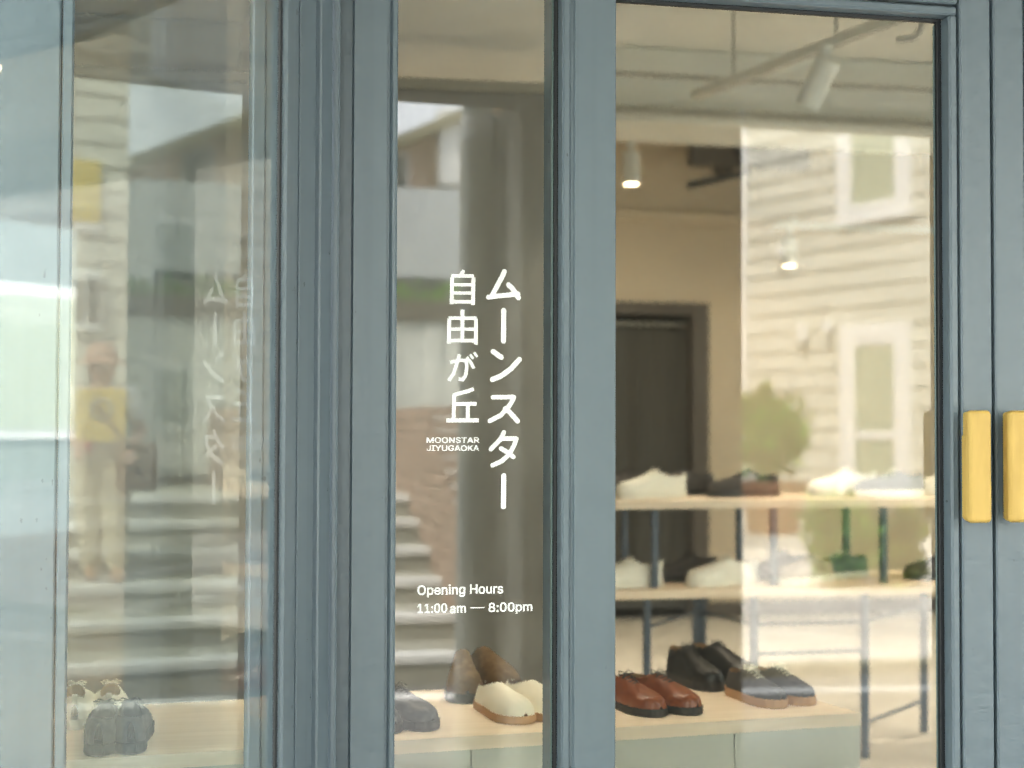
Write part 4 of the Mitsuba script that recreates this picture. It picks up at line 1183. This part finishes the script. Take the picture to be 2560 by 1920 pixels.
pe = thing('person', 'person in a yellow bib and pale trousers carrying a brown bag on the steps', 'person')
J = dict(hipL=(0.085, 0, 0.76), hipR=(-0.085, 0, 0.76), kneeL=(0.10, 0.05, 0.42), kneeR=(-0.06, -0.02, 0.42), ankL=(0.115, 0.0, 0.075), ankR=(-0.05, -0.10, 0.075),
         pel=(0, 0, 0.80), chest=(0, 0.02, 1.10), neck=(0, 0.03, 1.25), head=(0, 0.06, 1.375), shL=(0.165, 0.02, 1.19), shR=(-0.165, 0.02, 1.19), elL=(0.25, 0.03, 0.97), elR=(-0.24, 0.06, 0.97), wrL=(0.18, 0.20, 0.84), wrR=(-0.14, 0.22, 0.88))
P_ = {k_: np.array(v, float) for k_, v in J.items()}
chain = [((P_['pel'], 0.125), (P_['chest'], 0.125)), ((P_['chest'], 0.125), (P_['neck'], 0.062)), ((P_['shL'], 0.062), (P_['chest'], 0.12)), ((P_['shR'], 0.062), (P_['chest'], 0.12)), ((P_['neck'], 0.052), (P_['head'] - [0, 0.01, 0.04], 0.058)),
         ((P_['head'] + [0, 0.0, 0.02], 0.092), (P_['head'] - [0, -0.025, 0.055], 0.060)), ((P_['head'] + [0, 0.08, -0.015], 0.014), (P_['head'] + [0, 0.095, -0.03], 0.016))]
for s in ('L', 'R'):
    chain += [((P_['sh' + s], 0.056), (P_['el' + s], 0.042)), ((P_['el' + s], 0.042), (P_['wr' + s], 0.028)), ((P_['pel'], 0.12), (P_['hip' + s], 0.10)), ((P_['hip' + s], 0.10), (P_['knee' + s], 0.062)), ((P_['knee' + s], 0.062), (P_['ank' + s], 0.042))]
    w_ = P_['wr' + s]
    chain += [((w_, 0.026), (w_ + [0, 0.05, -0.03], 0.030))]
    for f_ in range(4):
        b_ = w_ + [(-0.022 + 0.015 * f_), 0.065, -0.035]
        chain += [((b_, 0.009), (b_ + [0, 0.025, -0.03], 0.008)), ((b_ + [0, 0.025, -0.03], 0.008), (b_ + [0, 0.01, -0.055], 0.007))]
    sg = -1 if s == 'L' else 1
    chain += [((w_ + [sg * 0.02, 0.03, -0.01], 0.011), (w_ + [sg * 0.04, 0.06, -0.02], 0.009))]
    chain += [((P_['ank' + s], 0.042), (P_['ank' + s] + [0, -0.02, -0.035], 0.036)), ((P_['ank' + s] + [0, -0.02, -0.035], 0.036), (P_['ank' + s] + [0, 0.13, -0.045], 0.030))]
body = soft(limb(chain), 0.018, 8)
legs = [((P_['pel'], 0.135), (P_['pel'] + [0, 0, 0.06], 0.13))]
for s in ('L', 'R'):
    legs += [((P_['pel'], 0.13), (P_['hip' + s], 0.115)), ((P_['hip' + s], 0.115), (P_['knee' + s], 0.085)), ((P_['knee' + s], 0.085), (P_['ank' + s] + [0, 0, 0.03], 0.068))]
trousers = soft(limb(legs), 0.025, 8)
shirt = [((P_['pel'] + [0, 0, 0.08], 0.138), (P_['chest'], 0.14)), ((P_['chest'], 0.14), (P_['neck'] - [0, 0, 0.05], 0.08))]
for s in ('L', 'R'):
    shirt += [((P_['chest'], 0.135), (P_['sh' + s], 0.078)), ((P_['sh' + s], 0.078), (P_['sh' + s] * 0.45 + P_['el' + s] * 0.55, 0.066))]
shirt = soft(limb(shirt), 0.025, 8)
hat = trimesh.creation.revolve([[0.001, 0.115], [0.06, 0.11], [0.095, 0.06], [0.102, 0.0], [0.155, -0.02], [0.155, -0.026], [0.100, -0.012], [0.001, -0.01]], sections=28).apply_translation(P_['head'] + [0, 0.0, 0.055])
hairm = soft(limb([((P_['head'] + [0, -0.02, 0.03], 0.100), (P_['head'] + [0, -0.045, -0.06], 0.075))]), 0.025, 4)
bib = bx(-0.155, 0.155, 0.165, 0.20, 0.90, 1.24, 0.012)
bag = m3.Manifold.batch_hull([m3.Manifold.sphere(0.035, 16).translate((x, y, z)) for x in (0.13, 0.32) for y in (0.10, 0.19) for z in (0.62, 0.86)])
strap = path_tube([(-0.12, 0.05, 1.24), (-0.02, 0.21, 1.12), (0.14, 0.215, 0.90), (0.22, 0.16, 0.84)], 0.014)
ring = trimesh.creation.torus(0.062, 0.012, major_sections=28, minor_sections=8)
ring = rot(ring, 90, (0, 0, 0), (1, 0, 0)).apply_translation((0.0, 0.203, 1.11))
pz = RISE * 2
pp = np.array([0.20, -4.80, 0.0])
rz_ = T().translate([float(pp[0]), float(pp[1]), RISE * 3 + 0.001]).rotate([0, 0, 1], 4).scale(0.77)
for nm, m, bs, sm in (('body', body, 'skin', True), ('trousers', trousers, 'khaki_cloth', True), ('shirt', shirt, 'white_cloth', True), ('hair', hairm, 'hair', True), ('hat', hat, 'skin', 40),
                      ('bib', bib, 'yellow_cloth', False), ('emblem', ring, 'ring_grey', True), ('bag', bag, 'brown_leather', 40), ('strap', strap, 'brown_leather', 40)):
    put(nm, m, bs, pe, smooth=sm, to=rz_)
for s in ('L', 'R'):
    a = P_['ank' + s]
    sh_ = m3.Manifold.batch_hull([m3.Manifold.sphere(0.042, 16).translate(tuple(a + [0, -0.025, -0.030])), m3.Manifold.sphere(0.034, 16).translate(tuple(a + [0, 0.14, -0.038])), m3.Manifold.sphere(0.036, 16).translate(tuple(a + [0, 0.0, 0.0]))])
    put('shoe', sh_, 'sole_gum', pe, smooth=40, to=rz_)
red = bx(-0.14, -0.05, 0.17, 0.20, 0.84, 0.90, 0.01)
put('red_pouch', red, 'red_cloth', pe, to=rz_)
for kk in scene:
    if kk in labels and 'category' not in labels[kk] and labels[kk].get('kind') == 'structure':
        pass
